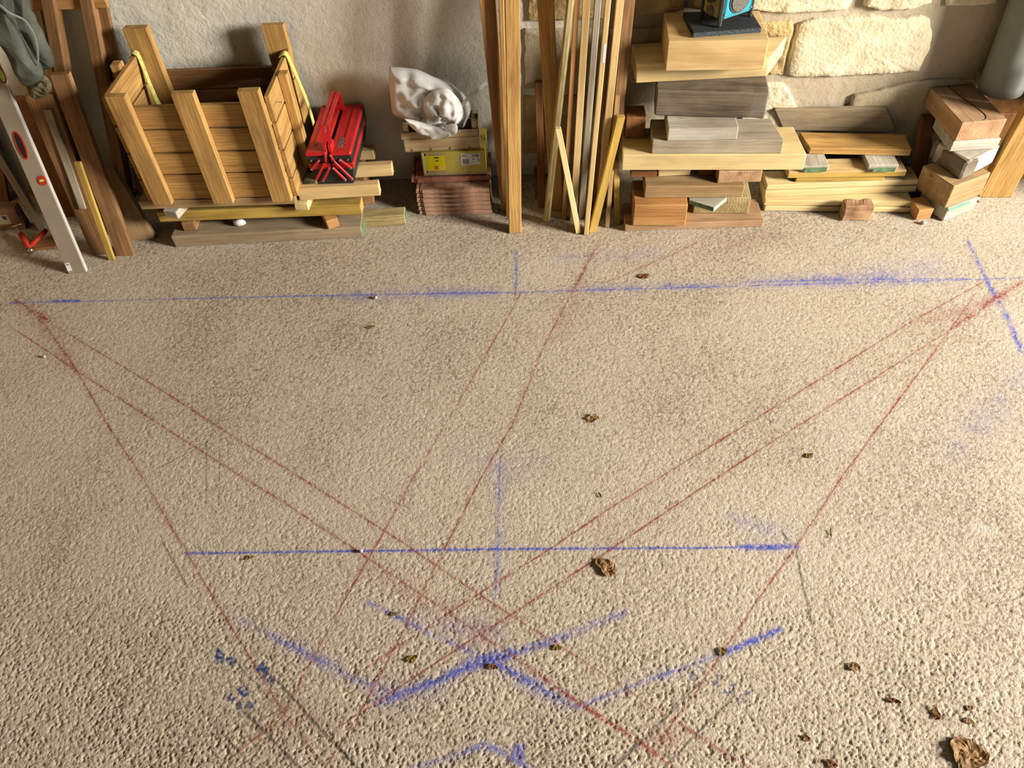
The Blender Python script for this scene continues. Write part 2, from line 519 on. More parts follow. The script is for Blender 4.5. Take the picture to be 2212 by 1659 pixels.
def stone(outline, mat, proud=.016, seed=0, rough=.006):
    """one block of the wall: an irregular slab standing a little proud of the mortar"""
    pts = [V(x, y, YW) for x, y in outline]
    c = sum(pts, Vector()) / len(pts)
    res = []
    for i in range(len(pts)):                 # denser, slightly ragged edge
        a, b = pts[i], pts[(i + 1) % len(pts)]
        n = max(1, int((b - a).length / .012))
        for k in range(n):
            p = a.lerp(b, k / n); d = noise.noise(p * 30 + Vector((seed, 0, 0))) * .006
            res.append(p + (p - c).normalized() * d)
    bm = bmesh.new(); rings = []
    for f, y in ((1.0, .012), (.985, -proud * .6), (.95, -proud), (.8, -proud), (.6, -proud), (.4, -proud), (.2, -proud)):
        ring = []
        for p in res:
            q = c + (p - c) * f
            dy = (noise.noise(q * 16 + Vector((seed, 3, 1))) * rough + noise.noise(q * 45) * rough * .5) if f < .97 else 0
            ring.append(bm.verts.new((q.x, YW + y + dy, q.z)))
        rings.append(ring)
    n = len(res)
    for A, B in zip(rings, rings[1:]):
        for k in range(n): bm.faces.new((A[k], A[(k + 1) % n], B[(k + 1) % n], B[k]))
    bm.faces.new(rings[-1])
    bmesh.ops.recalc_face_normals(bm, faces=bm.faces[:])
    me = bpy.data.meshes.new('stone_block'); bm.to_mesh(me); bm.free()
    o = link('stone_block', me, mat, smooth=True); o.parent = wall_back
    return o


stone([(1722, 48), (1760, 36), (1800, 34), (1880, 30), (1925, 38), (1990, 30), (2008, 40), (2014, 70), (2010, 100), (1995, 130), (1985, 152), (1900, 158), (1800, 162), (1715, 165), (1697, 160), (1702, 120), (1714, 80)], M['stone'], .018, 1)
stone([(1500, -90), (1846, -90), (1842, 0), (1830, 18), (1760, 22), (1680, 25), (1648, 20), (1500, 14)], M['stone'], .018, 2)
stone([(1878, -90), (2020, -90), (2010, 2), (1970, 18), (1900, 20), (1866, 10)], M['stone'], .018, 3)
stone([(2050, -90), (2200, -90), (2150, 6), (2095, 10), (2042, 10)], M['stone'], .014, 4)
stone([(1600, 50), (1712, 42), (1714, 62), (1703, 100), (1690, 160), (1600, 160)], M['stone_y'], .010, 5, .010)
stone([(1600, 180), (1690, 176), (1704, 190), (1713, 215), (1724, 234), (1700, 300), (1600, 300)], M['stone'], .012, 6)
stone([(1842, 205), (1900, 193), (1960, 176), (2020, 168), (2110, 168), (2110, 330), (1830, 330), (1832, 230)], M['stone_s'], .012, 7, .003)
stone([(1330, -90), (1480, -90), (1480, 22), (1420, 28), (1366, 38), (1340, 30)], M['stone_y'], .012, 8)
stone([(1140, -90), (1310, -90), (1310, 40), (1140, 44)], M['stone_y'], .012, 9)
stone([(1130, 60), (1330, 60), (1330, 185), (1130, 190)], M['stone_s'], .010, 10)
stone([(1345, 60), (1560, 60), (1560, 175), (1345, 180)], M['stone_s'], .010, 12)
stone([(1130, 205), (1250, 205), (1250, 330), (1130, 330)], M['stone_y'], .010, 11)

# ------------------------------------------------------------------ chalk, pencil and marker on the floor
MARKS = []


def mark(name, mat, px, core_w=.003, core=.8, halo_w=.0, halo=0.0, steps=6):
    MARKS.append((mat, [U(x, y, 0).to_2d() for x, y in px], core_w, core, halo_w, halo))


B, R, K = 'chalk_b', 'chalk_r', 'pencil'
mark('chalk_line', B, [(25, 654), (600, 640), (1112, 631), (1800, 612), (2212, 600)], .003, .75, .022, .35)
mark('chalk_line', B, [(22, 654), (70, 652), (170, 649)], .008, .9, .03, .8)
mark('chalk_line', B, [(720, 640), (930, 633), (1100, 630)], .002, .2, .075, .75)
mark('chalk_line', B, [(1200, 626), (1450, 617), (1660, 612)], .002, .2, .06, .5)
mark('chalk_line', B, [(1600, 609), (1850, 603), (2100, 602)], .004, .45, .075, .75)
mark('chalk_line', B, [(395, 1195), (1075, 1186), (1724, 1181)], .0035, .85, .016, .6)
mark('chalk_line', B, [(400, 1195), (440, 1194), (470, 1194)], .006, .8, .012, .5)
mark('chalk_line', B, [(1590, 1182), (1660, 1181), (1724, 1181)], .009, .9, .03, .8)
mark('chalk_line', B, [(1115, 540), (1115, 585), (1113, 634)], .006, .7, .02, .5)
mark('chalk_line', B, [(1080, 985), (1075, 1190), (1070, 1300)], .003, .6, .05, .35)
mark('chalk_line', B, [(2088, 515), (2130, 602)], .007, .7, .025, .6)
mark('chalk_line', B, [(2130, 602), (2165, 665), (2215, 770)], .011, .9, .03, .7)
mark('chalk_line', B, [(495, 1325), (640, 1400), (770, 1468), (870, 1505)], .005, .12, .034, .75)
mark('chalk_line', B, [(1350, 1322), (1190, 1385), (1060, 1425), (900, 1485), (815, 1520)], .012, .66, .03, .6)
mark('chalk_line', B, [(1100, 1410), (1050, 1425), (1000, 1440)], .020, .6, .04, .6)
mark('chalk_line', B, [(780, 1292), (870, 1338), (960, 1382), (1060, 1425)], .006, .4, .022, .7)
mark('chalk_line', B, [(1050, 1420), (1140, 1472), (1240, 1525)], .011, .5, .05, .65)
mark('chalk_line', B, [(1690, 1357), (1625, 1385), (1562, 1411)], .011, .85, .022, .7)
mark('chalk_line', B, [(1562, 1411), (1370, 1480), (1240, 1530)], .004, .5, .035, .5)
mark('chalk_line', B, [(880, 1662), (960, 1640), (1052, 1608), (1150, 1662)], .008, .65, .025, .5)
mark('chalk_line', B, [(1105, 1615), (1128, 1612), (1112, 1630), (1130, 1634)], .009, .8, .015, .5, 4)
mark('chalk_dust', B, [(880, 1330), (960, 1350), (1100, 1370)], .001, 0, .07, .5)
mark('chalk_dust', B, [(2030, 1000), (2140, 900), (2230, 780)], .001, 0, .12, .3)
mark('chalk_dust', B, [(1560, 1110), (1640, 1140), (1720, 1150)], .001, 0, .07, .4)
mark('chalk_dust', B, [(960, 960), (1080, 1010), (1200, 990)], .001, 0, .12, .22)
mark('chalk_dust', B, [(780, 1500), (900, 1500), (1010, 1450)], .001, 0, .08, .35)
mark('chalk_dust', B, [(1180, 560), (1330, 550), (1450, 545)], .001, 0, .09, .35)
mark('chalk_dust', B, [(1750, 600), (1900, 590), (2060, 560)], .001, 0, .12, .35)
rl = dict(core_w=.0028, core=.72, halo_w=.02, halo=.4)
mark('chalk_line', R, [(30, 645), (110, 698), (345, 840), (500, 940), (615, 1010), (875, 1175), (935, 1217), (1097, 1325), (1220, 1401), (1346, 1484), (1452, 1552)], **rl)
mark('chalk_line', R, [(1452, 1552), (1530, 1603), (1620, 1662)], .005, .85, .016, .4)
mark('chalk_line', R, [(15, 700), (165, 800), (330, 907), (475, 1000), (605, 1080), (775, 1192), (910, 1284), (1057, 1384), (1105, 1414)], **rl)
mark('chalk_line', R, [(1105, 1414), (1200, 1482), (1286, 1542), (1376, 1597), (1460, 1662)], .006, .9, .018, .5)
mark('chalk_line', R, [(45, 650), (100, 705), (165, 800), (240, 930), (310, 1035), (380, 1155), (418, 1219), (471, 1309), (573, 1475), (613, 1541), (707, 1662)], **rl)
mark('chalk_line', R, [(28, 645), (70, 668), (110, 695)], .008, .9, .05, .7)
mark('chalk_dust', R, [(50, 655), (90, 700), (190, 830)], .001, 0, .09, .5)
mark('chalk_line', R, [(1297, 513), (1270, 568), (1231, 640)], .006, .8, .025, .6)
mark('chalk_line', R, [(1231, 640), (1176, 745), (1105, 920), (1040, 1030), (965, 1175), (902, 1300), (821, 1459), (776, 1541), (700, 1662)], **rl)
mark('chalk_line', R, [(1125, 632), (1105, 670), (975, 895), (885, 1045), (825, 1155), (739, 1305), (666, 1439), (609, 1549), (495, 1640), (470, 1662)], **rl)
mark('chalk_line', R, [(2126, 607), (1956, 702), (1721, 850), (1541, 960), (1321, 1095), (1181, 1190), (1028, 1286), (898, 1370), (760, 1463)], **rl)
mark('chalk_line', R, [(2215, 605), (2150, 645), (2056, 710)], .008, .85, .045, .7)
mark('chalk_line', R, [(2056, 710), (1876, 825), (1671, 952), (1521, 1050), (1306, 1195), (1114, 1321), (1032, 1372), (918, 1447), (727, 1573)], **rl)
mark('chalk_line', R, [(2106, 635), (2051, 715), (1966, 830), (1821, 1027), (1713, 1190), (1633, 1301), (1562, 1406), (1502, 1497), (1452, 1562), (1392, 1660)], **rl)
mark('chalk_line', R, [(1546, 505), (1440, 555), (1310, 610)], .003, .4, .025, .4)
mark('chalk_dust', R, [(1100, 720), (1200, 720), (1260, 600)], .001, 0, .12, .4)
mark('chalk_dust', R, [(780, 1200), (900, 1290), (1080, 1390)], .001, 0, .10, .35)
mark('chalk_dust', R, [(540, 1600), (640, 1540), (760, 1560)], .001, 0, .09, .4)
mark('chalk_dust', R, [(1390, 1570), (1450, 1600), (1470, 1650)], .001, 0, .06, .5)
mark('chalk_dust', R, [(1960, 700), (2080, 670), (2180, 640)], .001, 0, .05, .5)
mark('chalk_dust', R, [(1500, 560), (1600, 520), (1700, 500)], .001, 0, .10, .3)
mark('chalk_dust', R, [(1280, 1120), (1320, 1150), (1330, 1190)], .001, 0, .06, .35)
for pl, cw, c in [([(345, 1010), (447, 955)], .002, .7), ([(446, 950), (445, 1088)], .0022, .8), ([(475, 970), (472, 1090)], .0022, .75), ([(502, 930), (490, 1000)], .0016, .5), ([(450, 955), (545, 1005)], .0015, .45),
                  ([(442, 1058), (462, 1060), (474, 1042)], .0018, .6), ([(349, 1168), (376, 1215), (404, 1266)], .003, .85), ([(428, 1176), (455, 1222)], .0024, .7), ([(367, 1290), (308, 1451), (285, 1480)], .0016, .55),
                  ([(601, 1473), (670, 1550), (748, 1634), (775, 1662)], .004, .95), ([(526, 1536), (593, 1602), (650, 1662)], .004, .9), ([(505, 1425), (560, 1485), (613, 1545)], .0018, .6), ([(470, 1572), (548, 1660)], .0025, .7),
                  ([(1721, 1188), (1728, 1235), (1753, 1346)], .003, .85), ([(1753, 1346), (1784, 1477), (1822, 1662)], .0016, .6), ([(1690, 1150), (1700, 1165)], .004, .7), ([(1500, 1478), (1396, 1587), (1315, 1662)], .002, .7),
                  ([(1525, 1462), (1412, 1577), (1325, 1662)], .003, .85), ([(1586, 1503), (1507, 1582), (1432, 1662)], .003, .85), ([(1603, 1587), (1528, 1662)], .002, .65), ([(1568, 1575), (1588, 1605)], .0015, .5),
                  ([(1658, 878), (1671, 958)], .002, .6), ([(823, 1075), (882, 1096)], .002, .65), ([(893, 1030), (882, 1108)], .0018, .6), ([(1116, 620), (1110, 650)], .0022, .7)]:
    mark('pencil_line', K, pl, cw * 1.15, c, 0, 0, 3)
# letters and digits in blue marker (turned the way they were written)
for pl in [[(470, 1402), (464, 1432)], [(470, 1404), (482, 1414), (478, 1430)], [(466, 1418), (482, 1422)], [(490, 1424), (500, 1421), (507, 1430), (502, 1436), (494, 1432), (490, 1424)],
           [(567, 1432), (553, 1448)], [(580, 1444), (566, 1462)], [(560, 1440), (574, 1454)], [(556, 1446), (578, 1443)], [(568, 1432), (571, 1460)], [(578, 1466), (586, 1462), (592, 1468), (586, 1476), (579, 1472), (578, 1466)],
           [(524, 1482), (514, 1489), (520, 1496), (530, 1489)], [(520, 1496), (527, 1503), (538, 1495), (533, 1487)], [(498, 1500), (494, 1507), (500, 1513), (507, 1508)], [(536, 1516), (543, 1520), (545, 1526), (538, 1528), (532, 1522)], [(511, 1520), (518, 1520), (520, 1527), (514, 1530)],
           [(1494, 1452), (1488, 1460), (1498, 1470)], [(1494, 1452), (1505, 1460), (1498, 1470)], [(1509, 1440), (1518, 1445), (1514, 1452)], [(1538, 1471), (1552, 1483)], [(1541, 1480), (1549, 1473)], [(1548, 1458), (1556, 1460), (1557, 1467)],
           [(1565, 1490), (1570, 1496)], [(1578, 1494), (1582, 1499)], [(1568, 1497), (1581, 1492)], [(1578, 1480), (1588, 1477), (1584, 1487)], [(1602, 1508), (1609, 1512), (1601, 1516)], [(1611, 1492), (1618, 1496), (1612, 1500)]]:
    left = pl[0][0] < 800
    mark('marker_stroke', 'marker', pl, .0042 if left else .0032, .95 if left else .8, 0, 0, 3)
mark('lime_splash', 'lime', [(2098, 1135), (2125, 1140), (2150, 1150)], .012, .15, .045, .55)


def vnoise(X, Y, f, seed):
    tb = np.random.default_rng(seed).random((512, 512))
    x, y = X * f + 100.0, Y * f + 100.0
    xi, yi = np.floor(x).astype(int), np.floor(y).astype(int); a, b = x - xi, y - yi
    a = a * a * (3 - 2 * a); b = b * b * (3 - 2 * b)
    g = lambda i, j: tb[(xi + i) % 512, (yi + j) % 512]
    return (g(0, 0) * (1 - a) + g(1, 0) * a) * (1 - b) + (g(0, 1) * (1 - a) + g(1, 1) * a) * b


def sstep(x, a, b):
    t = np.clip((x - a) / (b - a), 0, 1); return t * t * (3 - 2 * t)


def build_floor():
    # rows and columns close together where the photograph looks, wide apart beyond
    ys = [YF, .2]; y = .42
    while y < YW - .0:
        ys.append(y); y += .0028 + .0022 * (y - .42) / 2.9
    ys += [YW + .2]
    us = np.linspace(-1, 1, 1160)
    yy = np.array(ys); half = 1.75 + np.clip(yy - .42, 0, 9) * .46; mid = -.06 + 0 * yy
    X = mid[:, None] + half[:, None] * us[None, :]
    X = np.concatenate([np.full((len(yy), 1), XL), X, np.full((len(yy), 1), XR + .6)], 1)
    Y = np.repeat(yy[:, None], X.shape[1], 1)
    n1 = vnoise(X, Y, 150, 1); n2 = vnoise(X * .8 + Y * .6, Y * .8 - X * .6, 255, 2); n3 = vnoise(X, Y, 300, 3); n4 = vnoise(X, Y, 9, 4); n5 = vnoise(X, Y, 1.6, 5)
    g = .5 * n1 + .5 * n2
    plateau = sstep(g, .20, .54)
    Z = (plateau - 1) * (.0010 + .0010 * n4) * (.85 + 1.5 * np.clip(1.45 - Y, 0, 1)) + (n3 - .5) * .0008 + (n4 - .5) * .0012
    Z -= Z.max()
    nx = X.shape[1]; ny = X.shape[0]
    speck = .40 * vnoise(X, Y, 170, 6) + .34 * vnoise(X, Y, 330, 7) + .13 * n5 + .13 * vnoise(X, Y, 5, 8)
    speck = np.clip((speck - .5) * 2.2 + .5, 0, 1)
    C = np.zeros((ny, nx, 4))
    top = .12 + .88 * sstep(g, .32, .60)
    m14 = .5 * vnoise(X, Y, 11, 9) + .5 * vnoise(X, Y, 33, 10); m5 = vnoise(X, Y, 6, 11); mw = (vnoise(X, Y, 70, 12) - .5) * .003
    for mat, pts, cw, co, hw, ha in MARKS:
        w = max(cw, hw) + .006
        x0, x1 = min(p.x for p in pts) - w, max(p.x for p in pts) + w; y0, y1 = min(p.y for p in pts) - w, max(p.y for p in pts) + w
        r0, r1 = np.searchsorted(yy, y0), np.searchsorted(yy, y1)
        if r1 <= r0: continue
        cm = np.where(((X[r0:r1] >= x0) & (X[r0:r1] <= x1)).any(0))[0]
        if not len(cm): continue
        c0, c1 = cm[0], cm[-1] + 1
        S = np.s_[r0:r1, c0:c1]; xs, yv = X[S], Y[S]
        D = np.full(xs.shape, 9.0); Tt = np.zeros(xs.shape); tot = sum((b - a).length for a, b in zip(pts, pts[1:])); run = 0
        for a, b in zip(pts, pts[1:]):
            d = b - a; L = max(d.length, 1e-6)
            t = np.clip(((xs - a.x) * d.x + (yv - a.y) * d.y) / (L * L), 0, 1)
            dd = np.hypot(xs - a.x - d.x * t, yv - a.y - d.y * t)
            k = dd < D; D = np.where(k, dd, D); Tt = np.where(k, (run + t * L) / tot, Tt); run += L
        Dc = np.abs(D + mw[S] * (1 if mat.startswith('chalk') else .5))
        if mat.startswith('chalk') and cw > .0045:      # broad strokes: grainy, fading to the sides
            prof = np.clip(1 - (Dc / (cw * 1.5)), 0, 1) ** .9 * (.08 + .92 * top[S]) * (.35 + .65 * sstep(m14[S], .2, .6))
        else:
            prof = np.clip((cw - Dc) / .0018 + .35, 0, 1) * (.5 + .5 * top[S])
        a_ = prof * co * (.7 + .3 * sstep(m5[S], .2, .6))
        if hw > 0:
            hal = np.clip(1 - D / hw, 0, 1) ** 1.7 * np.clip(4 * Tt * (1 - Tt), 0, 1) ** .6 * (.3 + .7 * sstep(m14[S], .2, .7)) * min(1, ha * 1.0) * (.25 + .75 * top[S])
            a_ = np.clip(a_ + hal, 0, 1)
        col = np.array(CHALK[mat])
        C[S][..., :3] = C[S][..., :3] * (1 - a_[..., None]) + col * a_[..., None]
        C[S][..., 3] = C[S][..., 3] * (1 - a_) + a_
    co_ = np.stack([X, Y, Z], -1).reshape(-1, 3)
    me = bpy.data.meshes.new('floor'); nv = nx * ny; nf = (nx - 1) * (ny - 1)
    me.vertices.add(nv); me.vertices.foreach_set('co', co_.ravel())
    k = (np.arange(ny - 1)[:, None] * nx + np.arange(nx - 1)[None, :]).ravel()
    idx = np.stack([k, k + 1, k + nx + 1, k + nx], 1).astype(np.int32)
    me.loops.add(nf * 4); me.loops.foreach_set('vertex_index', idx.ravel())
    me.polygons.add(nf); me.polygons.foreach_set('loop_start', np.arange(nf, dtype=np.int32) * 4)
    me.polygons.foreach_set('use_smooth', np.ones(nf, dtype=bool))
    me.update()
    at = me.attributes.new('speckle', 'FLOAT', 'POINT'); at.data.foreach_set('value', speck.ravel().astype(np.float32))
    at = me.attributes.new('chalk', 'FLOAT_COLOR', 'POINT'); at.data.foreach_set('color', C.reshape(-1).astype(np.float32))
    print('floor faces', nf)
    return tag(link('floor', me, M['floor']), kind='structure')


floor = build_floor()

# ------------------------------------------------------------------ timbers under the pallet-wood crate
o = timber('A1', 'beam', 'long grey-brown beam with a green painted end, lowest under the slatted crate', M['greywood_top'], 0, (379.5, 534), (784.5, 512.6), .058, (389, 480), 'beam'); painted_end(o, M['greenpaint'])
o = timber('A2', 'beam', 'beam with a green painted end lying on the floor behind the lowest beam', M['olive'], 0, (560, 508), (878, 486), .055, (872, 446.7), 'beam'); painted_end(o, M['greenpaint'])
A1 = TOPS['A1']
timber('A3', 'batten', 'short orange batten end between lowest beam and yellow beam, right', M['orange'], A1, (709, 497), (734, 489), .046, .14, 'batten', grain='y')
timber('A3b', 'batten', 'dark batten end between lowest beam and yellow beam, left', M['brown'], A1, (398, 500), (426, 498), .046, .12, 'batten', grain='y')
A3 = TOPS['A3']
timber('A5', 'beam', 'yellow-brown beam lying across two battens under the slatted crate', M['yellow'], A3, (346, 480), (783, 463.5), .054, .06, 'beam')
A5 = TOPS['A5']
timber('A6', 'spacer_block', 'pale square spacer block under the right corner of the slatted crate', M['cream'], A5, (638.7, 455), (668, 455), .036, .24, 'wood block', grain='y')
timber('A6b', 'spacer_block', 'pale spacer block set askew under the left corner of the slatted crate', M['palegrey'], A5, (358, 470), (386, 474), .036, .20, 'wood block', grain='y')
A6 = TOPS['A6']
timber('A7', 'plank', 'brown plank directly under the front slats of the crate', M['tan'], A6, (306, 453), (640, 441), .040, .10, 'plank')
A7 = TOPS['A7']
timber('A8', 'batten', 'thick cream batten under the front of the red toolbox', M['pale'], A6, (648, 434), (822, 423.4), .058, (821, 387), 'batten')
timber('A9', 'batten', 'cream batten sticking out furthest right behind the toolbox front batten', M['pale'], A6, (690, 390), (850, 380), .058, (849, 345), 'batten')
timber('A10', 'batten', 'short cream batten end nearest the wall beside the red toolbox', M['pale'], A6, (720, 349), (810, 345), .045, .06, 'batten', maxy=YW - .03)
A8 = TOPS['A8']
timber('A11', 'batten', 'stub of a brown barked batten under the cream battens', M['brown'], A3, (755, 446), (809, 441), .052, .05, 'batten', wear=.003)
# hidden bearer that carries the three cream battens at the wall
timber('A12', 'batten', 'dark bearer batten behind the barked stub under the cream battens', M['brown'], A3, (700, 404), (790, 400), A6 - A3 - .001, .12, 'batten')
timber('A13', 'beam', 'dark beam on the floor under the bearer batten near the wall', M['brown'], 0, (660, 440), (800, 432), A3 - .001, .16, 'beam')


def lump(name, label, c, r, mat, cat, sq=(1, 1, .7), seed=0, amp=.35, sub=2):
    bm = bmesh.new(); bmesh.ops.create_icosphere(bm, subdivisions=sub, radius=1)
    for v in bm.verts:
        d = 1 + noise.noise(v.co * 1.7 + Vector((seed, 0, 0))) * amp
        v.co = Vector((v.co.x * sq[0], v.co.y * sq[1], v.co.z * sq[2])) * d * r
    zmin = min(v.co.z for v in bm.verts)
    for v in bm.verts: v.co.z -= zmin
    me = bpy.data.meshes.new(name); bm.to_mesh(me); bm.free()
    o = link(name, me, mat, smooth=True); setm(o, Matrix.Translation(Vector(c)))
    return tag(o, label, cat)


lump('plaster_lump', 'white plaster lump on the lowest beam under the crate', U(517, 489, A1) + Vector((0, .01, .0008)), .026, M['paper'], 'plaster', (1.2, .7, .6), 3)

# ------------------------------------------------------------------ slatted crate
cz, ct = A7 + .0008, .735
a, b = U(333, 444, cz), U(634, 440, cz)
cy0 = 2.792; CXL, CXR = a.x, b.x
CB = YW - .03
crate = empty('slatted_crate', ((CXL + CXR) / 2, cy0, cz), 'large open crate of pallet wood standing on timbers left of the toolbox', 'crate')


def leanpost(bl, br, tl, tr, y0, th, z0, ztop):
    x0, x1 = V(*bl, y0).x, V(*br, y0).x
    return x0, x1


for (bl, br, tp) in (((333, 444), (372, 444), (223, 211)), ((462, 442), (505, 442), (365, 205)), ((590, 441), (632, 440), (510, 199))):
    x0, x1 = V(*bl, cy0).x, V(*br, cy0).x
    wbox('front_post', (x0, x1, cy0, cy0 + .034, cz - .012 + .012, hz(Vector((x0, cy0, 0)), *tp)), M['crate'], crate, .002, .001, axis=2)
sy = cy0 + .035
ztops = [V(330, 229, sy).z, V(340, 281, sy).z, V(350, 331, sy).z, V(360, 378, sy).z, cz + .001]
for i in range(4):
    wbox('front_slat', (CXL - .012, CXR - .01, sy, sy + .02, ztops[i + 1] + .004, ztops[i] - .004), M['crate'], crate, .002, .001)
# left end: boards running front to back, seen from inside
for z1, z0 in ((.715, .60), (.59, .475), (.465, .35), (.34, cz + .002)):
    wbox('end_board', (CXL - .034, CXL - .013, sy + .0, CB - .02, z0, z1), M['crate'], crate, .002, .001, axis=1)
wbox('end_post', (CXL - .075, CXL - .036, 3.055, 3.10, cz + .002, .735), M['crate'], crate, .002, .001, axis=2)
# right end: boards and an outer post
for z1, z0 in ((.700, .592), (.583, .467), (.458, .335), (.327, cz + .002)):
    wbox('end_board', (CXR - .009, CXR + .012, cy0 + .036, CB - .02, z0, z1), M['crate'], crate, .002, .001, axis=1)
wbox('end_post', (CXR + .0135, CXR + .050, 2.985, 3.03, cz + .04, .705), M['crate'], crate, .002, .001, axis=2)
# back: boards and two taller posts
bt = V(460, 151, CB - .03).z
for k in range(4):
    hh = (bt - cz) / 4
    wbox('back_slat', (CXL - .012, CXR - .01, CB - .019, CB + .001, cz + k * hh + .003, cz + (k + 1) * hh - .003), M['brown'], crate, .002, .001)
wbox('back_post', (V(282, 70, CB).x, V(333, 70, CB).x, CB - .058, CB - .02, cz + .002, V(310, 60, CB - .05).z), M['crate'], crate, .002, .001, axis=2)
wbox('back_post', (V(573, 60, CB).x, V(622, 60, CB).x, CB - .052, CB - .02, cz + .002, V(600, 54, CB - .05).z), M['crate'], crate, .002, .001, axis=2)
for k in range(5):
    wbox('bottom_board', (CXL - .01 + k * .118, CXL + .10 + k * .118, sy + .022, CB - .06, cz + .001, cz + .018), M['brown'], crate, .002, .001, axis=1)
nl = link('nail', tubemesh('nail', [V(597, 220, 2.88) + Vector((.0, 0, 0)), V(597, 220, 2.88) + Vector((.022, -.004, 0))], .0022, 6), M['steel']); adopt(nl, crate)


def ribbon(name, pts, width, side, mat, th=.0018):
    """flat strap along a path; side = direction of its width"""
    bm = bmesh.new(); s = Vector(side).normalized(); rows = []
    pts = [Vector(p) for p in pts]
    for i, p in enumerate(pts):
        t = (pts[min(i + 1, len(pts) - 1)] - pts[max(i - 1, 0)]).normalized(); n = t.cross(s).normalized() * th
        rows.append([bm.verts.new(q) for q in (p - s * width / 2 - n, p + s * width / 2 - n, p + s * width / 2 + n, p - s * width / 2 + n)])
    for A, Bq in zip(rows, rows[1:]):
        for k in range(4): bm.faces.new((A[k], A[(k + 1) % 4], Bq[(k + 1) % 4], Bq[k]))
    bm.faces.new(rows[0][::-1]); bm.faces.new(rows[-1])
    bmesh.ops.recalc_face_normals(bm, faces=bm.faces[:])
    me = bpy.data.meshes.new(name); bm.to_mesh(me); bm.free()
    return link(name, me, mat, smooth=False)


def smooth_path(pts, n=6):
    pts = [Vector(p) for p in pts]; out = []
    for i in range(len(pts) - 1):
        p0, p1, p2, p3 = pts[max(i - 1, 0)], pts[i], pts[i + 1], pts[min(i + 2, len(pts) - 1)]
        for k in range(n):
            t = k / n
            out.append(.5 * ((2 * p1) + (p2 - p0) * t + (2 * p0 - 5 * p1 + 4 * p2 - p3) * t * t + (3 * p1 - p0 - 3 * p2 + p3) * t ** 3))
    out.append(pts[-1]); return out


xL = CXL - .0235
ys = 3.19
st1 = ribbon('lashing_strap', smooth_path([(xL - .018, ys, .60), (xL - .018, ys, .70), (xL - .009, ys, .723), (xL + .009, ys - .005, .723), (xL + .02, ys - .01, .70), (xL + .05, ys - .07, .56), (xL + .10, ys - .12, .40), (xL + .13, ys - .13, cz + .03)]), .03, (0, 1, .1), M['strap'])
tag(st1, 'yellow-green strap hung over the left end inside the slatted crate', 'strap'); WM[st1.name] = Matrix.Identity(4)
xR = CXR + .0015
ys = 3.16
st2 = ribbon('lashing_strap', smooth_path([(xR - .020, ys, .60), (xR - .018, ys, .69), (xR - .009, ys, .708), (xR + .009, ys, .708), (xR + .02, ys - .005, .68), (xR + .055, ys - .03, .52), (xR + .064, ys - .04, .40)]), .03, (0, 1, .1), M['strap'])
tag(st2, 'yellow-green strap hung over the right end outside the slatted crate', 'strap'); WM[st2.name] = Matrix.Identity(4)

# ------------------------------------------------------------------ cantilever toolbox
tz = A8 + .0008
pL, pR = U(690, 400, tz), U(763, 397, tz)
TW = .19; tcx = (pL.x + pR.x) / 2 - .002; ty0 = (pL.y + pR.y) / 2 + .004; TD = YW - .025 - ty0
tool = empty('toolbox', (tcx, ty0, tz), 'red and black metal cantilever toolbox standing on cream battens', 'toolbox')


def tb(name, b, mat, par=tool, bev=.002, taper=None):
    x0, x1, y0, y1, z0, z1 = b
    pts = [Vector(p) for p in boxpts(x0, x1, y0, y1, z0, z1)]
    if taper:
        for i in range(4): pts[i].x *= taper
    o = link(name, hexmesh(name, pts, bev), mat); setm(o, Matrix.Translation((tcx, ty0, tz)))
    o.parent = par; o.matrix_parent_inverse = WM[par.name].inverted(); return o


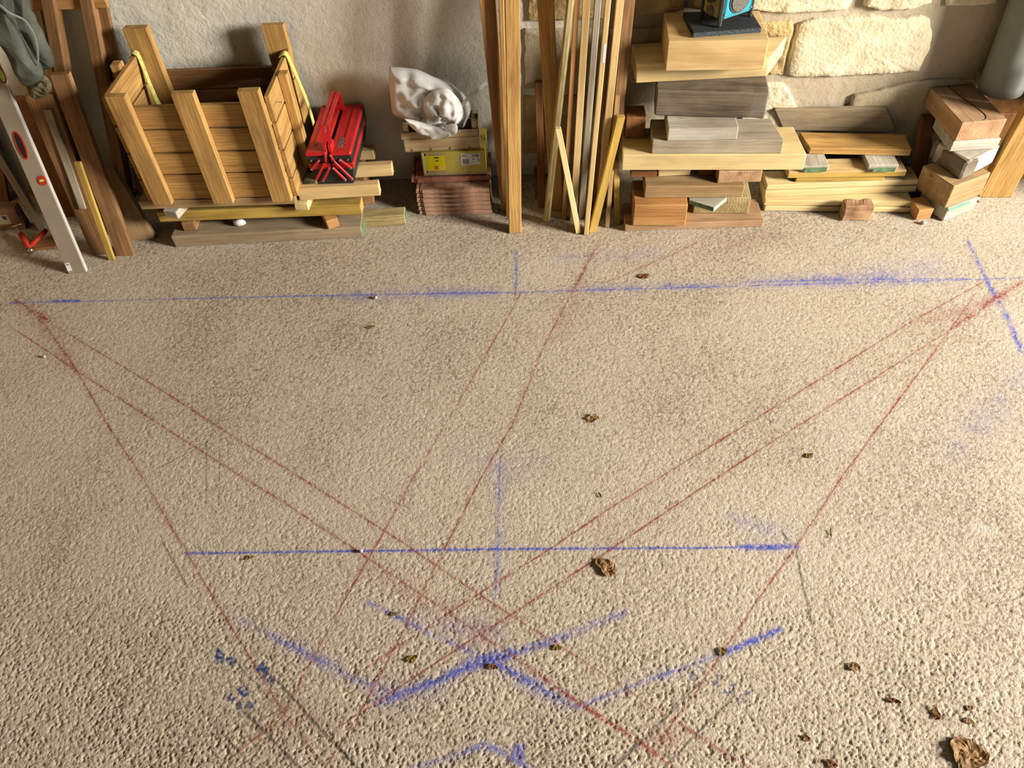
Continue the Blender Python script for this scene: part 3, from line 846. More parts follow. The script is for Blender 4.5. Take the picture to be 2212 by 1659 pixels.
h1, h2, h3 = .075, .105, .138
tb('base_tray', (-TW / 2 + .004, TW / 2 - .004, 0, TD, 0, h1), M['black'], taper=.86)
for s in (-1, 1):
    e = sorted((s * .002, s * TW / 2))
    tb('middle_tray', (e[0], e[1], -.004, TD, h1 + .001, h2), M['red'])
    tr = tb('top_tray', (e[0], e[1], -.004, TD, h2 + .001, h3), M['black'])
    lid = tb('lid', (e[0] - .002 if s < 0 else .006, e[1] + .002 if s > 0 else -.006, -.008, TD, h3 + .001, h3 + .02), M['red'], bev=.006)
    # shallow pressed groove and maker's plate on the lid
    gx = s * .062
    gr = tb('lid_rib', (gx - .006, gx + .006, .05, TD - .05, h3 + .0195, h3 + .0225), M['red'], lid, .001)
    px_ = s * .046; py0 = .03 if s > 0 else .15
    pl = tb('maker_plate', (px_ - .011, px_ + .011, py0, py0 + .075, h3 + .0198, h3 + .0212), M['steel'], lid, .0005)
    cu = bpy.data.curves.new('lettering', 'FONT'); cu.body = 'FACOM'; cu.size = .019; cu.extrude = .0003; cu.align_x = 'CENTER'; cu.align_y = 'CENTER'
    tmp = bpy.data.objects.new('tmp', cu); COL.objects.link(tmp)
    me = bpy.data.meshes.new_from_object(tmp.evaluated_get(bpy.context.evaluated_depsgraph_get())); bpy.data.objects.remove(tmp)
    tx = link('lettering', me, M['ink']); setm(tx, Matrix.Translation((tcx + px_, ty0 + py0 + .0375, tz + h3 + .0215)) @ Matrix.Rotation(math.pi / 2, 4, 'Z'))
    tx.parent = lid; tx.matrix_parent_inverse = WM[lid.name].inverted()
    # stud
    sd = link('stud', tubemesh('stud', [(s * .078, -.004, h2 + .018), (s * .078, -.011, h2 + .018)], .004, 8), M['steel']); adopt(sd, tr, Matrix.Translation((tcx, ty0, tz)))
    # lifting arms on the front face
    for (x0, z0, x1, z1) in ((.010, h3 + .010, .018, .118), (.018, .118, .078, .030), (.045, .124, .084, .084), (.008, .086, .048, .026)):
        A_, B_ = Vector((s * x0, 0, z0)), Vector((s * x1, 0, z1)); d = (B_ - A_).normalized(); n = Vector((d.z, 0, -d.x)) * .0052
        y = -.0105
        P = [A_ - n - d * .004, B_ - n + d * .004, B_ + n + d * .004, A_ + n - d * .004]
        pts = [Vector((p.x, y - .0035, p.z)) for p in P] + [Vector((p.x, y + .0035, p.z)) for p in P]
        arm = link('lifting_arm', hexmesh('lifting_arm', pts, .0015), M['red']); setm(arm, Matrix.Translation((tcx, ty0, tz)))
        arm.parent = tool; arm.matrix_parent_inverse = WM[tool.name].inverted()
        for q in (A_, B_):
            rv = link('rivet', tubemesh('rivet', [(q.x, y - .003, q.z), (q.x, y - .0065, q.z)], .0038, 8), M['steel']); setm(rv, Matrix.Translation((tcx, ty0, tz)))
            rv.parent = arm; rv.matrix_parent_inverse = WM[arm.name].inverted()
    # carrying handle: a tall U running front to back
    xh = s * .011; hy0, hy1, ht = .045, TD - .07, h3 + .115
    pth = [(xh, hy0 - .045, h3 - .012), (xh, hy0 - .03, h3 + .03), (xh, hy0, ht), (xh, hy1, ht), (xh, hy1 + .02, h3 + .02)]
    hd = ribbon('carrying_handle', pth, .016, (1, 0, 0), M['red'], .004); setm(hd, Matrix.Translation((tcx, ty0, tz)))
    hd.parent = tool; hd.matrix_parent_inverse = WM[tool.name].inverted()
    tb('handle_flange', (xh - .009, xh + .009, hy0 - .045, hy0 + .006, h3 - .012, h3 + .05), M['red'], hd, .003)

# ------------------------------------------------------------------ roof tiles, cardboard box, slatted box, white bag
tl0, tr0 = U(920, 466, 0), U(1062, 461, 0)
tcx2 = (tl0.x + tr0.x) / 2; tw = (tr0 - tl0).length; tyf = (tl0.y + tr0.y) / 2


def rooftile(z, x, y, rot, label, mat, depth=.24, th=.019, w=tw):
    root = empty('roof_tile', (x, y, z), label, 'roof tile', 'stacked clay roof tiles')
    Mx = Matrix.Translation((x, y, z)) @ Matrix.Rotation(rot, 4, 'Z')
    bm = bmesh.new(); n = 22; prof = []
    for i in range(n + 1):                               # body with a raised roll on the left and a lip at the front
        u = -w / 2 + w * i / n; prof.append((u, .0045 * max(0, math.cos((u - w * .1) / w * 9)) ))
    rows = []
    for yy, dz in ((0, 0), (.006, .003), (.03, .001), (depth, .0)):
        rows.append([[bm.verts.new((u, yy, 0)), bm.verts.new((u, yy, th * .72 + pz * .35 + dz))] for u, pz in prof])
    for A, Bq in zip(rows, rows[1:]):
        for i in range(n):
            bm.faces.new((A[i][1], A[i + 1][1], Bq[i + 1][1], Bq[i][1])); bm.faces.new((A[i][0], Bq[i][0], Bq[i + 1][0], A[i + 1][0]))
        bm.faces.new((A[0][0], A[0][1], Bq[0][1], Bq[0][0])); bm.faces.new((A[n][0], Bq[n][0], Bq[n][1], A[n][1]))
    for i in range(n):
        bm.faces.new((rows[0][i][0], rows[0][i + 1][0], rows[0][i + 1][1], rows[0][i][1])); bm.faces.new((rows[-1][i][0], rows[-1][i][1], rows[-1][i + 1][1], rows[-1][i + 1][0]))
    bmesh.ops.recalc_face_normals(bm, faces=bm.faces[:])
    me = bpy.data.meshes.new('tile_body'); bm.to_mesh(me); bm.free()
    o = link('tile_body', me, mat); setm(o, Mx); o.parent = root; o.matrix_parent_inverse = WM[root.name].inverted()
    # interlocking rib standing out on the left edge
    for xo in (-w / 2 - .024, -w / 2 - .006):
        rb = link('side_rib', hexmesh('side_rib', boxpts(xo - .007, xo + .007, .01, depth - .005, .001, th * .85), .002), mat); setm(rb, Mx); rb.parent = root; rb.matrix_parent_inverse = WM[root.name].inverted()
    fl = link('side_flange', hexmesh('side_flange', boxpts(-w / 2 - .032, -w / 2, .008, depth - .004, 0, .006), .001), mat); setm(fl, Mx); fl.parent = root; fl.matrix_parent_inverse = WM[root.name].inverted()
    return root, Mx


zt = .0008
ords = ['lowest', 'second from the bottom', 'third from the bottom', 'fourth from the bottom', 'fifth from the bottom', 'sixth from the bottom']
for i in range(6):
    rt, mx = rooftile(zt, tcx2 + random.uniform(-.002, .002) - .001 * i, tyf + i * .005, random.uniform(-.004, .012), 'reddish clay roof tile, %s in the tile stack' % ords[i], M['tile'])
    if i in (2, 4):
        x0 = random.uniform(-.12, -.05)
        sm = link('lime_smear', hexmesh('lime_smear', boxpts(x0, x0 + random.uniform(.07, .11), -.0008, .0005, .002, .0115), .0004), M['limescale']); setm(sm, mx); sm.parent = rt; sm.matrix_parent_inverse = WM[rt.name].inverted()
    zt += .0202
# top tiles: lie flat with their faces set back
rt, mx = rooftile(zt, tcx2 - .012, tyf + .085, .035, 'pinkish clay roof tile lying across the stack under the cardboard box', M['tile_pink'], depth=.20, th=.026, w=tw + .03)
zt += .0285
bxl, bxr = U(917, 374, zt), U(1051, 370, zt)
bz = zt + .0008; bw = (bxr - bxl).length; byf = tyf + .096; bcx = (bxl.x + bxr.x) / 2; bh = hz(Vector((bxl.x, byf, 0)), 910, 330) - bz; bd = YW - .02 - byf
cbox = empty('cardboard_box', (bcx, byf, bz), 'yellow printed cardboard box between the roof tiles and the small slatted box', 'box')


def inbox(name, b, mat, par=cbox, bev=.001):
    o = link(name, hexmesh(name, boxpts(*b), bev), mat); setm(o, Matrix.Translation((bcx, byf, bz))); o.parent = par; o.matrix_parent_inverse = WM[par.name].inverted(); return o


body = inbox('box_body', (-bw / 2, bw / 2, 0, bd, 0, bh), M['card_yellow'])
fr = lambda name, u0, u1, v0, v1, mat, k=1: inbox(name, (-bw / 2 + u0 * bw, -bw / 2 + u1 * bw, -.0006 * k, .0004, v0 * bh, v1 * bh), mat, body, 0)
fr('pale_print', .015, .07, .10, .96, M['card_pale'])
fr('bottom_band', 0, 1, .0, .09, M['card_tape'])
fr('tape', .05, .36, .12, .21, M['card_tape']); fr('tape', .05, .36, .86, .96, M['card_tape'])
fr('yellow_label', .06, .36, .21, .86, M['card_bright'], 2)
fr('print_mark', .20, .27, .745, .80, M['ink'], 3); fr('print_mark', .215, .265, .62, .66, M['ink'], 3)
fr('picture_mark', .185, .255, .26, .42, M['orange_print'], 3); fr('picture_mark', .255, .30, .27, .38, M['card_pale'], 3)
# printed tree: crown of leaf dots on a trunk
tcu, tcv = .66, .52
for k in range(46):
    an = k * 2.4; rr = .135 * math.sqrt((k + 1) / 46)
    u, v_ = tcu + math.cos(an) * rr, tcv + math.sin(an) * rr * bw / bh * .78
    if .08 < v_ < .92 and rr > .05: fr('printed_leaf', u - .008, u + .008, v_ - .018, v_ + .018, M['card_pale'], 2)
fr('printed_trunk', .655, .668, .14, .40, M['card_pale'], 2); fr('printed_trunk', .62, .70, .12, .15, M['card_pale'], 2)
sl = fr('white_sticker', .615, .925, .43, .92, M['paper'], 3)
for k in range(12): fr('barcode_bar', .80 + k * .0095, .80 + k * .0095 + random.choice((.003, .005, .006)), .76, .88, M['ink'], 4)
for k in range(9): fr('barcode_bar', .645 + k * .0115, .645 + k * .0115 + .006, .47, .68, M['ink'], 4)
for (u0, u1, v0, v1) in ((.63, .70, .83, .85), (.63, .72, .79, .805), (.80, .825, .65, .68), (.88, .91, .65, .68), (.88, .91, .57, .60), (.79, .82, .55, .56)): fr('printed_line', u0, u1, v0, v1, M['ink'], 4)

sz = bz + bh + .001
q0, q1 = U(876, 331.5, sz), U(1037.5, 319, sz)
ang = math.atan2(q1.y - q0.y, q1.x - q0.x) * .5; sw = (q1 - q0).length; SD = .155
sb = empty('slatted_box', ((q0 + q1) / 2 + Vector((0, .0, 0))), 'small thin-slatted wooden produce box holding a white bag', 'crate')
SM = Matrix.Translation((q0 + q1) / 2) @ Matrix.Rotation(ang, 4, 'Z')


def ins(name, b, mat, bev=.001, axis=0, par=sb, wob=.0015):
    x0, x1, y0, y1, z0, z1 = b
    o = link(name, hexmesh(name, boxpts(*b), bev, wob), mat); setm(o, SM); o.parent = par; o.matrix_parent_inverse = WM[par.name].inverted(); return o


ins('front_slat', (-sw / 2, sw / 2, 0, .004, .002, .060), M['slat']); ins('front_slat', (-sw / 2 - .008, sw / 2 - .004, -.001, .003, .064, .098), M['slat'])
ins('back_slat', (-sw / 2, sw / 2, SD, SD + .004, .002, .06), M['slat']); ins('back_slat', (-sw / 2, sw / 2, SD, SD + .004, .064, .098), M['slat'])
for x in (-sw / 2, sw / 2 - .004):
    ins('side_slat', (x, x + .004, .006, SD - .002, .002, .06), M['slat']); ins('side_slat', (x, x + .004, .006, SD - .002, .064, .098), M['slat'])
for x in (-sw / 2 + .006, sw / 2 - .030):
    for y, hp in ((.006, .135), (SD - .019, .098)): ins('corner_post', (x, x + .022, y, y + .018, .002, hp), M['slat'])
ins('bottom_panel', (-sw / 2 + .001, sw / 2 - .001, .001, SD, 0, .0035), M['slat'])
for k in range(4): ins('staple', (-sw / 2 + .03 + k * .085, -sw / 2 + .032 + k * .085, -.0025, 0, .004, .016), M['ink'], 0, wob=0)


def cushion(name, outline, Y, thick, mat, parent=None, fold=.012, freq=14, seed=0, nr=18, Mtx=None, back=1.0, bulge=.5, pinch=None):
    """soft closed body: outline in the upright plane y = Y, swelling to the front and the back, with folds"""
    pts = [V(x, y, Y) for x, y in outline]
    c = sum(pts, Vector()) / len(pts)
    sm = smooth_path(pts + [pts[0]], 5)[:-1]
    bm = bmesh.new(); n = len(sm)

    def P(p, f, side):
        q = c + (p - c) * f
        t = thick * (1 - f ** 2.4) ** bulge
        an = math.atan2(p.z - c.z, p.x - c.x)
        w = noise.noise(Vector((q.x * freq, q.z * freq, seed))) * 1.2 + (1 - abs(noise.noise(Vector((q.x * freq * .8 + 7, q.z * freq * .8, seed + 3)))) * 2.4) * .8
        if pinch: w += math.sin(an * pinch + f * 3 + noise.noise(q * 9) * 3) * (.9 - .5 * f)
        w *= min(1, (1 - f) * 4 + .15)
        return Vector((q.x, q.y - side * (t * (1 if side > 0 else back) + fold * w), q.z))
    fs = [i / nr for i in range(nr, 0, -1)]
    front = [[bm.verts.new(P(p, f, 1)) for p in sm] for f in fs]
    rear = [[bm.verts.new(P(p, f, -1)) for p in sm] for f in fs[1:]]
    for A, Bq in zip(front, front[1:]):
        for k in range(n): bm.faces.new((A[k], A[(k + 1) % n], Bq[(k + 1) % n], Bq[k]))
    rr = [front[0]] + rear
    for A, Bq in zip(rr, rr[1:]):
        for k in range(n): bm.faces.new((A[k], Bq[k], Bq[(k + 1) % n], A[(k + 1) % n]))
    bm.faces.new(front[-1]); bm.faces.new(rear[-1][::-1])
    bmesh.ops.recalc_face_normals(bm, faces=bm.faces[:])
    me = bpy.data.meshes.new(name); bm.to_mesh(me); bm.free()
    o = link(name, me, mat, smooth=True); WM[o.name] = Matrix.Identity(4)
    if parent is not None: o.parent = parent; o.matrix_parent_inverse = WM[parent.name].inverted()
    return o


bagY = q0.y + .085
bag = empty('plastic_bag', V(940, 290, bagY), 'crumpled white plastic bag sitting in the small slatted box', 'bag')
cushion('bag_body', [(841, 145), (868, 146), (900, 151), (938, 167), (972, 181), (998, 200), (1014, 222), (1016, 242), (1008, 262), (1000, 276), (975, 280), (930, 278), (900, 278), (872, 258), (849, 244), (844, 215), (840, 172)], bagY, .046, M['bag'], bag, .016, 21, 2, 30, bulge=.55, back=.85)
cushion('bag_neck', [(915, 212), (935, 196), (964, 190), (984, 206), (998, 228), (1001, 250), (990, 266), (962, 272), (936, 274), (914, 272), (908, 262), (920, 250), (914, 234)], bagY - .058, .026, M['bag'], bag, .013, 30, 9, 26, bulge=.7, pinch=3)
cushion('bag_flap', [(872, 256), (900, 262), (935, 272), (960, 280), (975, 286), (962, 296), (938, 301), (928, 294), (908, 290), (885, 272)], bagY - .114, .011, M['bag'], bag, .008, 30, 5, 14)
cushion('bag_flap', [(958, 270), (985, 268), (988, 284), (980, 292), (963, 297), (960, 284)], bagY - .112, .008, M['bag'], bag, .006, 40, 6, 12)
hs = ribbon('bag_handle', smooth_path([V(994, 236, bagY - .045), V(1008, 215, bagY - .05), V(1030, 196, bagY - .04), V(1051, 178, bagY - .03)]), .016, (.55, -.1, -.75), M['bag'], .0012); WM[hs.name] = Matrix.Identity(4); adopt(hs, bag)
for k in range(5):
    p0 = V(1012 + k * 3, 232 + k * 8, bagY - .02); p1 = p0 + Vector((.02, -.02, .02 - k * .02)); p2 = p0 + Vector((.01 + k * .012, -.03, -.05 - .01 * k))
    sr = link('straw_strand', tubemesh('straw_strand', smooth_path([p0, p1, p2], 5), .0008, 5), M['straw']); WM[sr.name] = Matrix.Identity(4); adopt(sr, sb)

# ------------------------------------------------------------------ timbers standing against the wall, middle
lean('plank', 'wide orange-yellow plank leaning against the wall behind the front post', M['orange'], (1083, 457), (1108, 456), (1053, 0), .03, cat='plank', wtop=.075)
lean('batten', 'narrow pale batten leaning between the wide plank and the front post', M['pine'], (1094, 462), (1103, 462), (1082, 0), .022, cat='batten', zt=2.2, dy=-.02, off=.04)
lean('post', 'long yellow post standing foremost in front of the roof tiles', M['pine'], (1100, 505), (1126.5, 503), (1107, 0), .045, cat='post', zt=2.5, off=.075)
lean('plank', 'yellow plank leaning just right of the foremost post', M['pine'], (1190, 455), (1216, 455), (1178, 0), .03, cat='plank', zt=1.7, wtop=.075)
lean('plank', 'short dark plank leaning low in the shade right of the foremost post', M['redbrown'], (1163, 449), (1178, 449), (1163, 178), .02, ytop=YW - .03, cat='plank')
lean('offcut', 'small upright offcut against the wall in the dark gap beside the post', M['brown'], (1155, 432), (1162, 432), (1157, 366), .02, ytop=YW - .025, cat='offcut')
lean('batten', 'yellowish round-edged batten slanting to the right among standing battens', M['olive'], (1173, 482), (1187, 482), (1233, 0), .028, cat='batten', zt=2.2, bev=.008, off=.11)
lean('batten', 'orange-brown batten standing right of the slanting yellowish one', M['orange'], (1213, 474), (1223, 474), (1246, 0), .03, cat='batten', zt=2.3)
lean('batten', 'pale dirty batten standing left of the grey batten', M['pale'], (1231, 478), (1245, 478), (1267, 0), .03, cat='batten', zt=2.3)
lean('batten', 'grey weathered batten standing among the pale ones', M['grey'], (1249, 472), (1261, 472), (1292, 0), .03, cat='batten', zt=2.35, off=.04)
o2 = lean('batten', 'thin pinkish batten with a small white sticker, standing foremost of the battens', M['pale'], (1261, 508), (1271, 508), (1314, 5), .025, cat='batten', zt=2.2, off=.08)
lean('batten', 'dark red-brown batten behind the thin pinkish one', M['redbrown'], (1276, 478), (1288, 478), (1316, 0), .025, cat='batten', zt=2.45, dy=.055)
lean('batten', 'pale knotty batten, rightmost of the tall light battens', M['pale'], (1285, 474), (1299, 474), (1340, 0), .03, cat='batten', zt=2.3, off=.04)
lean('plank', 'dark wide board slanting furthest right behind the standing battens', M['brown'], (1305, 450), (1326, 448), (1360, 0), .022, cat='plank', zt=1.9)
lean('stick', 'short cream stick leaning to the left against the standing battens', M['cream'], (1244, 505), (1256, 504), (1206, 279), .022, ytop=2.885, cat='stick')
lean('stick', 'short yellow stick leaning to the right toward the block pile', M['yellow'], (1272, 504), (1288, 503), (1342, 254), .026, ytop=2.97, cat='stick')
lean('stick', 'short pale stick standing behind the yellow leaning stick', M['tan'], (1307, 492), (1316, 492), (1334, 208), .018, ytop=3.02, cat='stick')
lean('stick', 'thin brown stick standing tight against the left of the block pile', M['yellow'], (1328, 485), (1340, 485), (1331, 350), .02, ytop=3.0, cat='stick')
# sticker on the thin batten
tb_ = o2
Mi_ = WM[tb_.name].inverted(); v_ = Mi_.to_3x3() @ ray(1306, 115); c_ = Mi_ @ CAM
fz = min((v.co.z for v in tb_.data.vertices), key=lambda q: abs(q - (Mi_ @ U(1266, 508)).z))
q_ = c_ + v_ * ((fz - c_.z) / v_.z)
sg = 1 if c_.z > fz else -1
st_ = link('sticker', hexmesh('sticker', boxpts(q_.x - .035, q_.x + .035, q_.y - .006, q_.y + .006, fz, fz + .0008 * sg), 0), M['paper']); st_.parent = tb_

# ------------------------------------------------------------------ pile of blocks in the middle
timber('M1', 'beam', 'pinkish-brown beam lying lowest in the tall block pile', M['pinkish'], 0, (1349, 499.5), (1647, 490.5), .035, (1349, 438), 'beam')
z = TOPS['M1']
timber('M2', 'timber_block', 'square orange block on the left of the lowest beam in the tall pile', M['orange'], z, (1367, 488), (1480, 487), .108, .19, 'wood block')
timber('M3', 'timber_block', 'olive block with bold end grain on the right of the lowest beam', M['olive'], z, (1497, 461), (1615, 462), .085, .19, 'wood block', grain='y')
z = TOPS['M2']
timber('M4', 'board', 'yellow-brown board lying across the orange block and the olive block', M['tan'], z, (1391.6, 428), (1603.5, 427), .058, .15, 'board')
# small green-edged offcut jutting out under it, on the olive block
zo = TOPS['M3'] + .0008; th_ = .021
f_, l_, r_p = U(1541, 457, zo), U(1489, 441, zo), U(1569, 434, zo)
bl_, br_ = Vector((l_.x, l_.y + .10, zo)), Vector((r_p.x - .02, r_p.y + .08, zo))
base = [f_, r_p, br_, bl_, l_]
bm = bmesh.new(); v0 = [bm.verts.new(p - f_) for p in base]; v1 = [bm.verts.new(p - f_ + Vector((0, 0, th_))) for p in base]
bm.faces.new(v0[::-1]); bm.faces.new(v1)
for k in range(5): bm.faces.new((v0[k], v0[(k + 1) % 5], v1[(k + 1) % 5], v1[k]))
bmesh.ops.recalc_face_normals(bm, faces=bm.faces[:]); me = bpy.data.meshes.new('offcut'); bm.to_mesh(me); bm.free()
o = link('offcut', me, M['palegrey']); setm(o, Matrix.Translation(f_)); tag(o, 'small green-edged offcut jutting out between the orange block and the olive block', 'offcut')
e0, e1 = l_ - f_, Vector((0, 0, 0)); nn = Vector((e0.y, -e0.x, 0)).normalized(); nn = nn if nn.y < 0 else -nn
gp = link('painted_end', hexmesh('painted_end', [e0 * .98, e0 * .02, e0 * .02 + nn * .0012, e0 * .98 + nn * .0012] + [q + Vector((0, 0, th_)) for q in (e0 * .98, e0 * .02, e0 * .02 + nn * .0012, e0 * .98 + nn * .0012)], 0), M['greenpaint']); gp.parent = o
z = TOPS['M4']
timber('M6', 'timber_block', 'brown block with curved end grain directly under the big cream board, right', M['pinkish'], z, (1549, 396), (1643, 393), .056, .17, 'wood block', grain='y')
timber('M6b', 'offcut', 'cream offcut wedged under the middle of the big cream board', M['cream'], z, (1421, 382), (1491, 379), .055, .12, 'offcut')
timber('M6c', 'offcut', 'thin reddish offcut with grey top under the left of the big cream board', M['redbrown'], z, (1362, 384), (1418, 383), .028, .16, 'offcut')
timber('M6d', 'offcut', 'dark offcut in the gap beside the brown end-grain block', M['redbrown'], z, (1508, 380), (1545, 379), .024, .12, 'offcut')
z = TOPS['M6']
timber('M7', 'board', 'big cream board sticking out both sides halfway up the tall pile', M['cream'], z, (1343, 369), (1734, 367.6), .076, (1690, 273.7), 'board', skewR=-.02)
z = TOPS['M7']
timber('M8', 'slab', 'grey weathered slab lying on the big cream board', M['grey'], z, (1407, 332.4), (1687, 331.4), .062, (1650, 256), 'slab', skewR=-.03)
timber('M15', 'timber_block', 'dark orange block standing at the back left end of the big cream board', M['redbrown'], z, (1350, 300), (1392, 299), .10, .10, 'wood block', grain='y')
z = TOPS['M8']
timber('M9', 'timber_block', 'pale grey block with dark grain lines lying on the grey slab', M['palegrey'], z, (1441, 304.5), (1590.5, 302.6), .055, .17, 'wood block')
z = TOPS['M9']
timber('M10', 'beam', 'dark worm-eaten weathered beam in the upper half of the tall pile', M['dark'], z, (1413, 250.5), (1651, 257), .112, .17, 'beam', wear=.0025, bev=.006)
z = TOPS['M10']
timber('M11', 'board', 'pale board with a bright slanting sawn end under the top block', M['cream'], z, (1373, 180), (1655, 166), .08, .20, 'board', skewR=.11, maxy=YW - .025)
o = [x for x in COL.objects if x.get('label', '').startswith('pale board with a bright')][0]
z = TOPS['M11']
timber('M12', 'timber_block', 'large tan block on top of the tall pile carrying the radio', M['pale'], z, (1437, 153.7), (1649, 151), .12, .27, 'wood block', maxy=YW - .025)
z = TOPS['M12']
pad = timber('M13', 'rubber_board', 'black layered rubber board under the radio', M['rubber'], z, (1495.5, 82), (1643.7, 70.5), .020, .18, 'board', maxy=YW - .028)
L, d, h, a_, ux, uy = o_dims[pad.name]
for k in range(3):
    c = link('edge_layer', hexmesh('edge_layer', boxpts(-L / 2 + .002, L / 2 - .002, -d / 2 - .0012, -d / 2 + .001, .0015 + k * .006, .0055 + k * .006), 0), M['rubber_edge']); c.parent = pad
z = TOPS['M13'] + .0008

# jobsite radio standing on it, one corner to the front
rc = U(1553, 62, z)
radio = empty('jobsite_radio', rc, 'teal and black jobsite radio standing on top of the tall pile', 'radio')
dx_ = U(1634, 34, z) - rc; dl_ = U(1508, 30, z) - rc
RX = Matrix.Translation(rc + Vector((0, .004, 0))) @ Matrix.Rotation(math.atan2(dx_.y, dx_.x), 4, 'Z')     # local x along the right-hand face, local y along the left-hand face


def rp(name, b, mat, par=radio, bev=.004):
    o = link(name, hexmesh(name, boxpts(*b), bev), mat); setm(o, RX); o.parent = par; o.matrix_parent_inverse = WM[par.name].inverted(); return o


RW, RD, RH = min(dx_.length, .17), .115, .27
rp('housing', (.006, RW - .006, .006, RD - .006, .012, RH), M['black'], bev=.012)
rp('side_panel', (.014, RW - .014, -.002, .008, .03, RH - .02), M['teal'], bev=.008)


def disc(name, cx, cy, cz_, r, axis, mat, par, th=.004, n=24):
    v = Vector(axis); p = Vector((cx, cy, cz_))
    o = link(name, tubemesh(name, [p, p + v * th], r, n), mat); setm(o, RX); o.parent = par; o.matrix_parent_inverse = WM[par.name].inverted(); return o


disc('speaker_ring', RW / 2, -.0015, .088, .050, (0, -1, 0), M['radio_grey'], radio, .004)
disc('speaker_grille', RW / 2, -.0055, .088, .042, (0, -1, 0), M['grille'], radio, .004)
for (x, zz) in ((.02, .045), (RW - .02, .045), (.02, .125), (RW - .02, .125)): disc('screw', x, -.0015, zz, .004, (0, -1, 0), M['steel'], radio, .004, 10)
rp('front_panel', (-.002, .008, .014, RD - .014, .03, RH - .02), M['radio_khaki'], bev=.006)
disc('tuning_knob', -.0015, RD * .5, .105, .024, (-1, 0, 0), M['black'], radio, .014)
disc('speaker_grille', -.0018, RD * .5, .05, .020, (-1, 0, 0), M['grille'], radio, .004)
disc('small_knob', -.0015, RD * .25, .11, .008, (-1, 0, 0), M['black'], radio, .010, 14)
for (x, y) in ((0, 0), (RW - .014, 0), (0, RD - .014), (RW - .014, RD - .014)):
    rp('bumper_post', (x - .002, x + .016, y - .002, y + .016, 0, RH + .01), M['radio_grey'] if (x, y) != (0, RD - .014) else M['black'], bev=.006)

# ------------------------------------------------------------------ pile of boards right of it
timber('N1', 'board', 'pale board lying lowest in the low board pile', M['cream'], 0, (1650, 456), (1966.6, 459.7), .026, .16, 'board')
z = TOPS['N1']
timber('N2', 'board', 'pale board second from the floor in the low board pile', M['cream'], z, (1650, 444), (1967, 446), .027, .16, 'board')
z = TOPS['N2']
timber('N3', 'board', 'pale board third from the floor, slightly askew in the low board pile', M['cream'], z, (1650, 426), (1977, 414.5), .030, .15, 'board')
z = TOPS['N3']
timber('N4', 'board', 'wide pale board with grey-green top, fourth from the floor in the low pile', M['cream'], z, (1655, 411), (1981, 399.5), .027, (1652, 370), 'board')
z = TOPS['N4']
timber('N5', 'board', 'thin yellow board in the middle of the low board pile', M['yellow'], z, (1717.7, 393.3), (1909, 391), .016, .12, 'board')
z = TOPS['N5']
timber('N6', 'board', 'tan board with a yellow splintered front edge under the green-ended blocks', M['pale'], z, (1700, 385), (1954.6, 381), .031, (1952, 339), 'board')
L, d, h, a_, ux, uy = o_dims[COL.objects[-1].name]
ye = link('yellow_edge', hexmesh('yellow_edge', boxpts(-L / 2 + .004, L / 2 - .004, -d / 2 - .0012, -d / 2 + .0006, .002, h - .008), 0), M['yellow']); ye.parent = COL.objects[-2]
z = TOPS['N6']
for (BL, BR, lab) in (((1730, 371), (1788, 369.5), 'green-ended block on the tan board, half under the big cream board'), ((1873, 368.7), (1938.5, 367.4), 'green-ended block on the tan board, right-hand one')):
    o = timber('N7', 'timber_block', lab, M['palegrey'], z, BL, BR, .027, .10, 'wood block', grain='y'); painted_end(o, M['greenpaint'], -1)
z = TOPS['N7']
timber('N8', 'board', 'bright knotty pine board on top of the low pile', M['pine'], z, (1746, 333), (1965, 337), .030, .13, 'board', skewL=-.03, maxy=YW - .03)
z8 = TOPS['N8']
A_, B_ = U(1693, 281, z8 - .012), U(1937, 286, z8 - .012); C_, D_ = V(1914.4, 234, YW - .03), V(1674, 238, YW - .03)
n_ = (B_ - A_).cross(D_ - A_).normalized() * -.022
pts = [A_ + n_, B_ + n_, C_ + n_, D_ + n_, A_, B_, C_, D_]; cen = (A_ + B_) / 2
xx = (B_ - A_).normalized(); zz_ = -n_.normalized(); Mb = Matrix.Translation(cen) @ Matrix((xx, zz_.cross(xx), zz_)).transposed().to_4x4(); Mbi = Mb.inverted()
o = link('board', hexmesh('board', [Mbi @ p for p in pts], .002), M['greywood_top']); setm(o, Mb); tag(o, 'dull grey-brown board propped on the wall behind the bright pine board', 'board')
# broken orange chunk in front
timber('N10', 'wood_chunk', 'orange-brown chunk with a splintered end on the floor before the low pile', M['pinkish'], 0, (1817, 477), (1880, 477), .078, .055, 'wood chunk', wear=.006, bev=.004)
# small block between the pile and the corner stack
# ------------------------------------------------------------------ corner stack
timber('Q1', 'timber_block', 'orange-brown block on the floor under the left of the corner stack', M['orange'], 0, (1976, 476), (2010, 472), .055, .09, 'wood block')
timber('Q2', 'timber_block', 'grey-green smeared block at the bottom of the corner stack', M['palegrey'], 0, (2036, 478), (2103, 452), .066, .15, 'wood block')
L, d, h, a_, ux, uy = o_dims[COL.objects[-1].name]
gs = link('paint_smear', hexmesh('paint_smear', boxpts(-L / 2 + .005, L * .22, -d / 2 - .0012, -d / 2 + .0004, h - .016, h - .003), 0), M['greensmear']); gs.parent = COL.objects[-2]
z = TOPS['Q2']
timber('Q3', 'timber_block', 'big squared block with pinkish sawn front in the corner stack', M['tan'], z, (2040, 450), (2119, 420), .112, .175, 'wood block')
z = TOPS['Q3']
timber('Q4', 'timber_block', 'pale grey board end lying on the big squared block of the corner stack', M['palegrey'], z, (2080, 385), (2143, 352), .085, .16, 'wood block', wear=.0015)
timber('Q4b', 'beam', 'short mossy grey beam stub slanting out of the corner stack', M['dark'], z, (2003, 340), (2072, 389), .084, .075, 'beam', wear=.003, bev=.008)
z = max(TOPS['Q4'], TOPS['Q4b'])
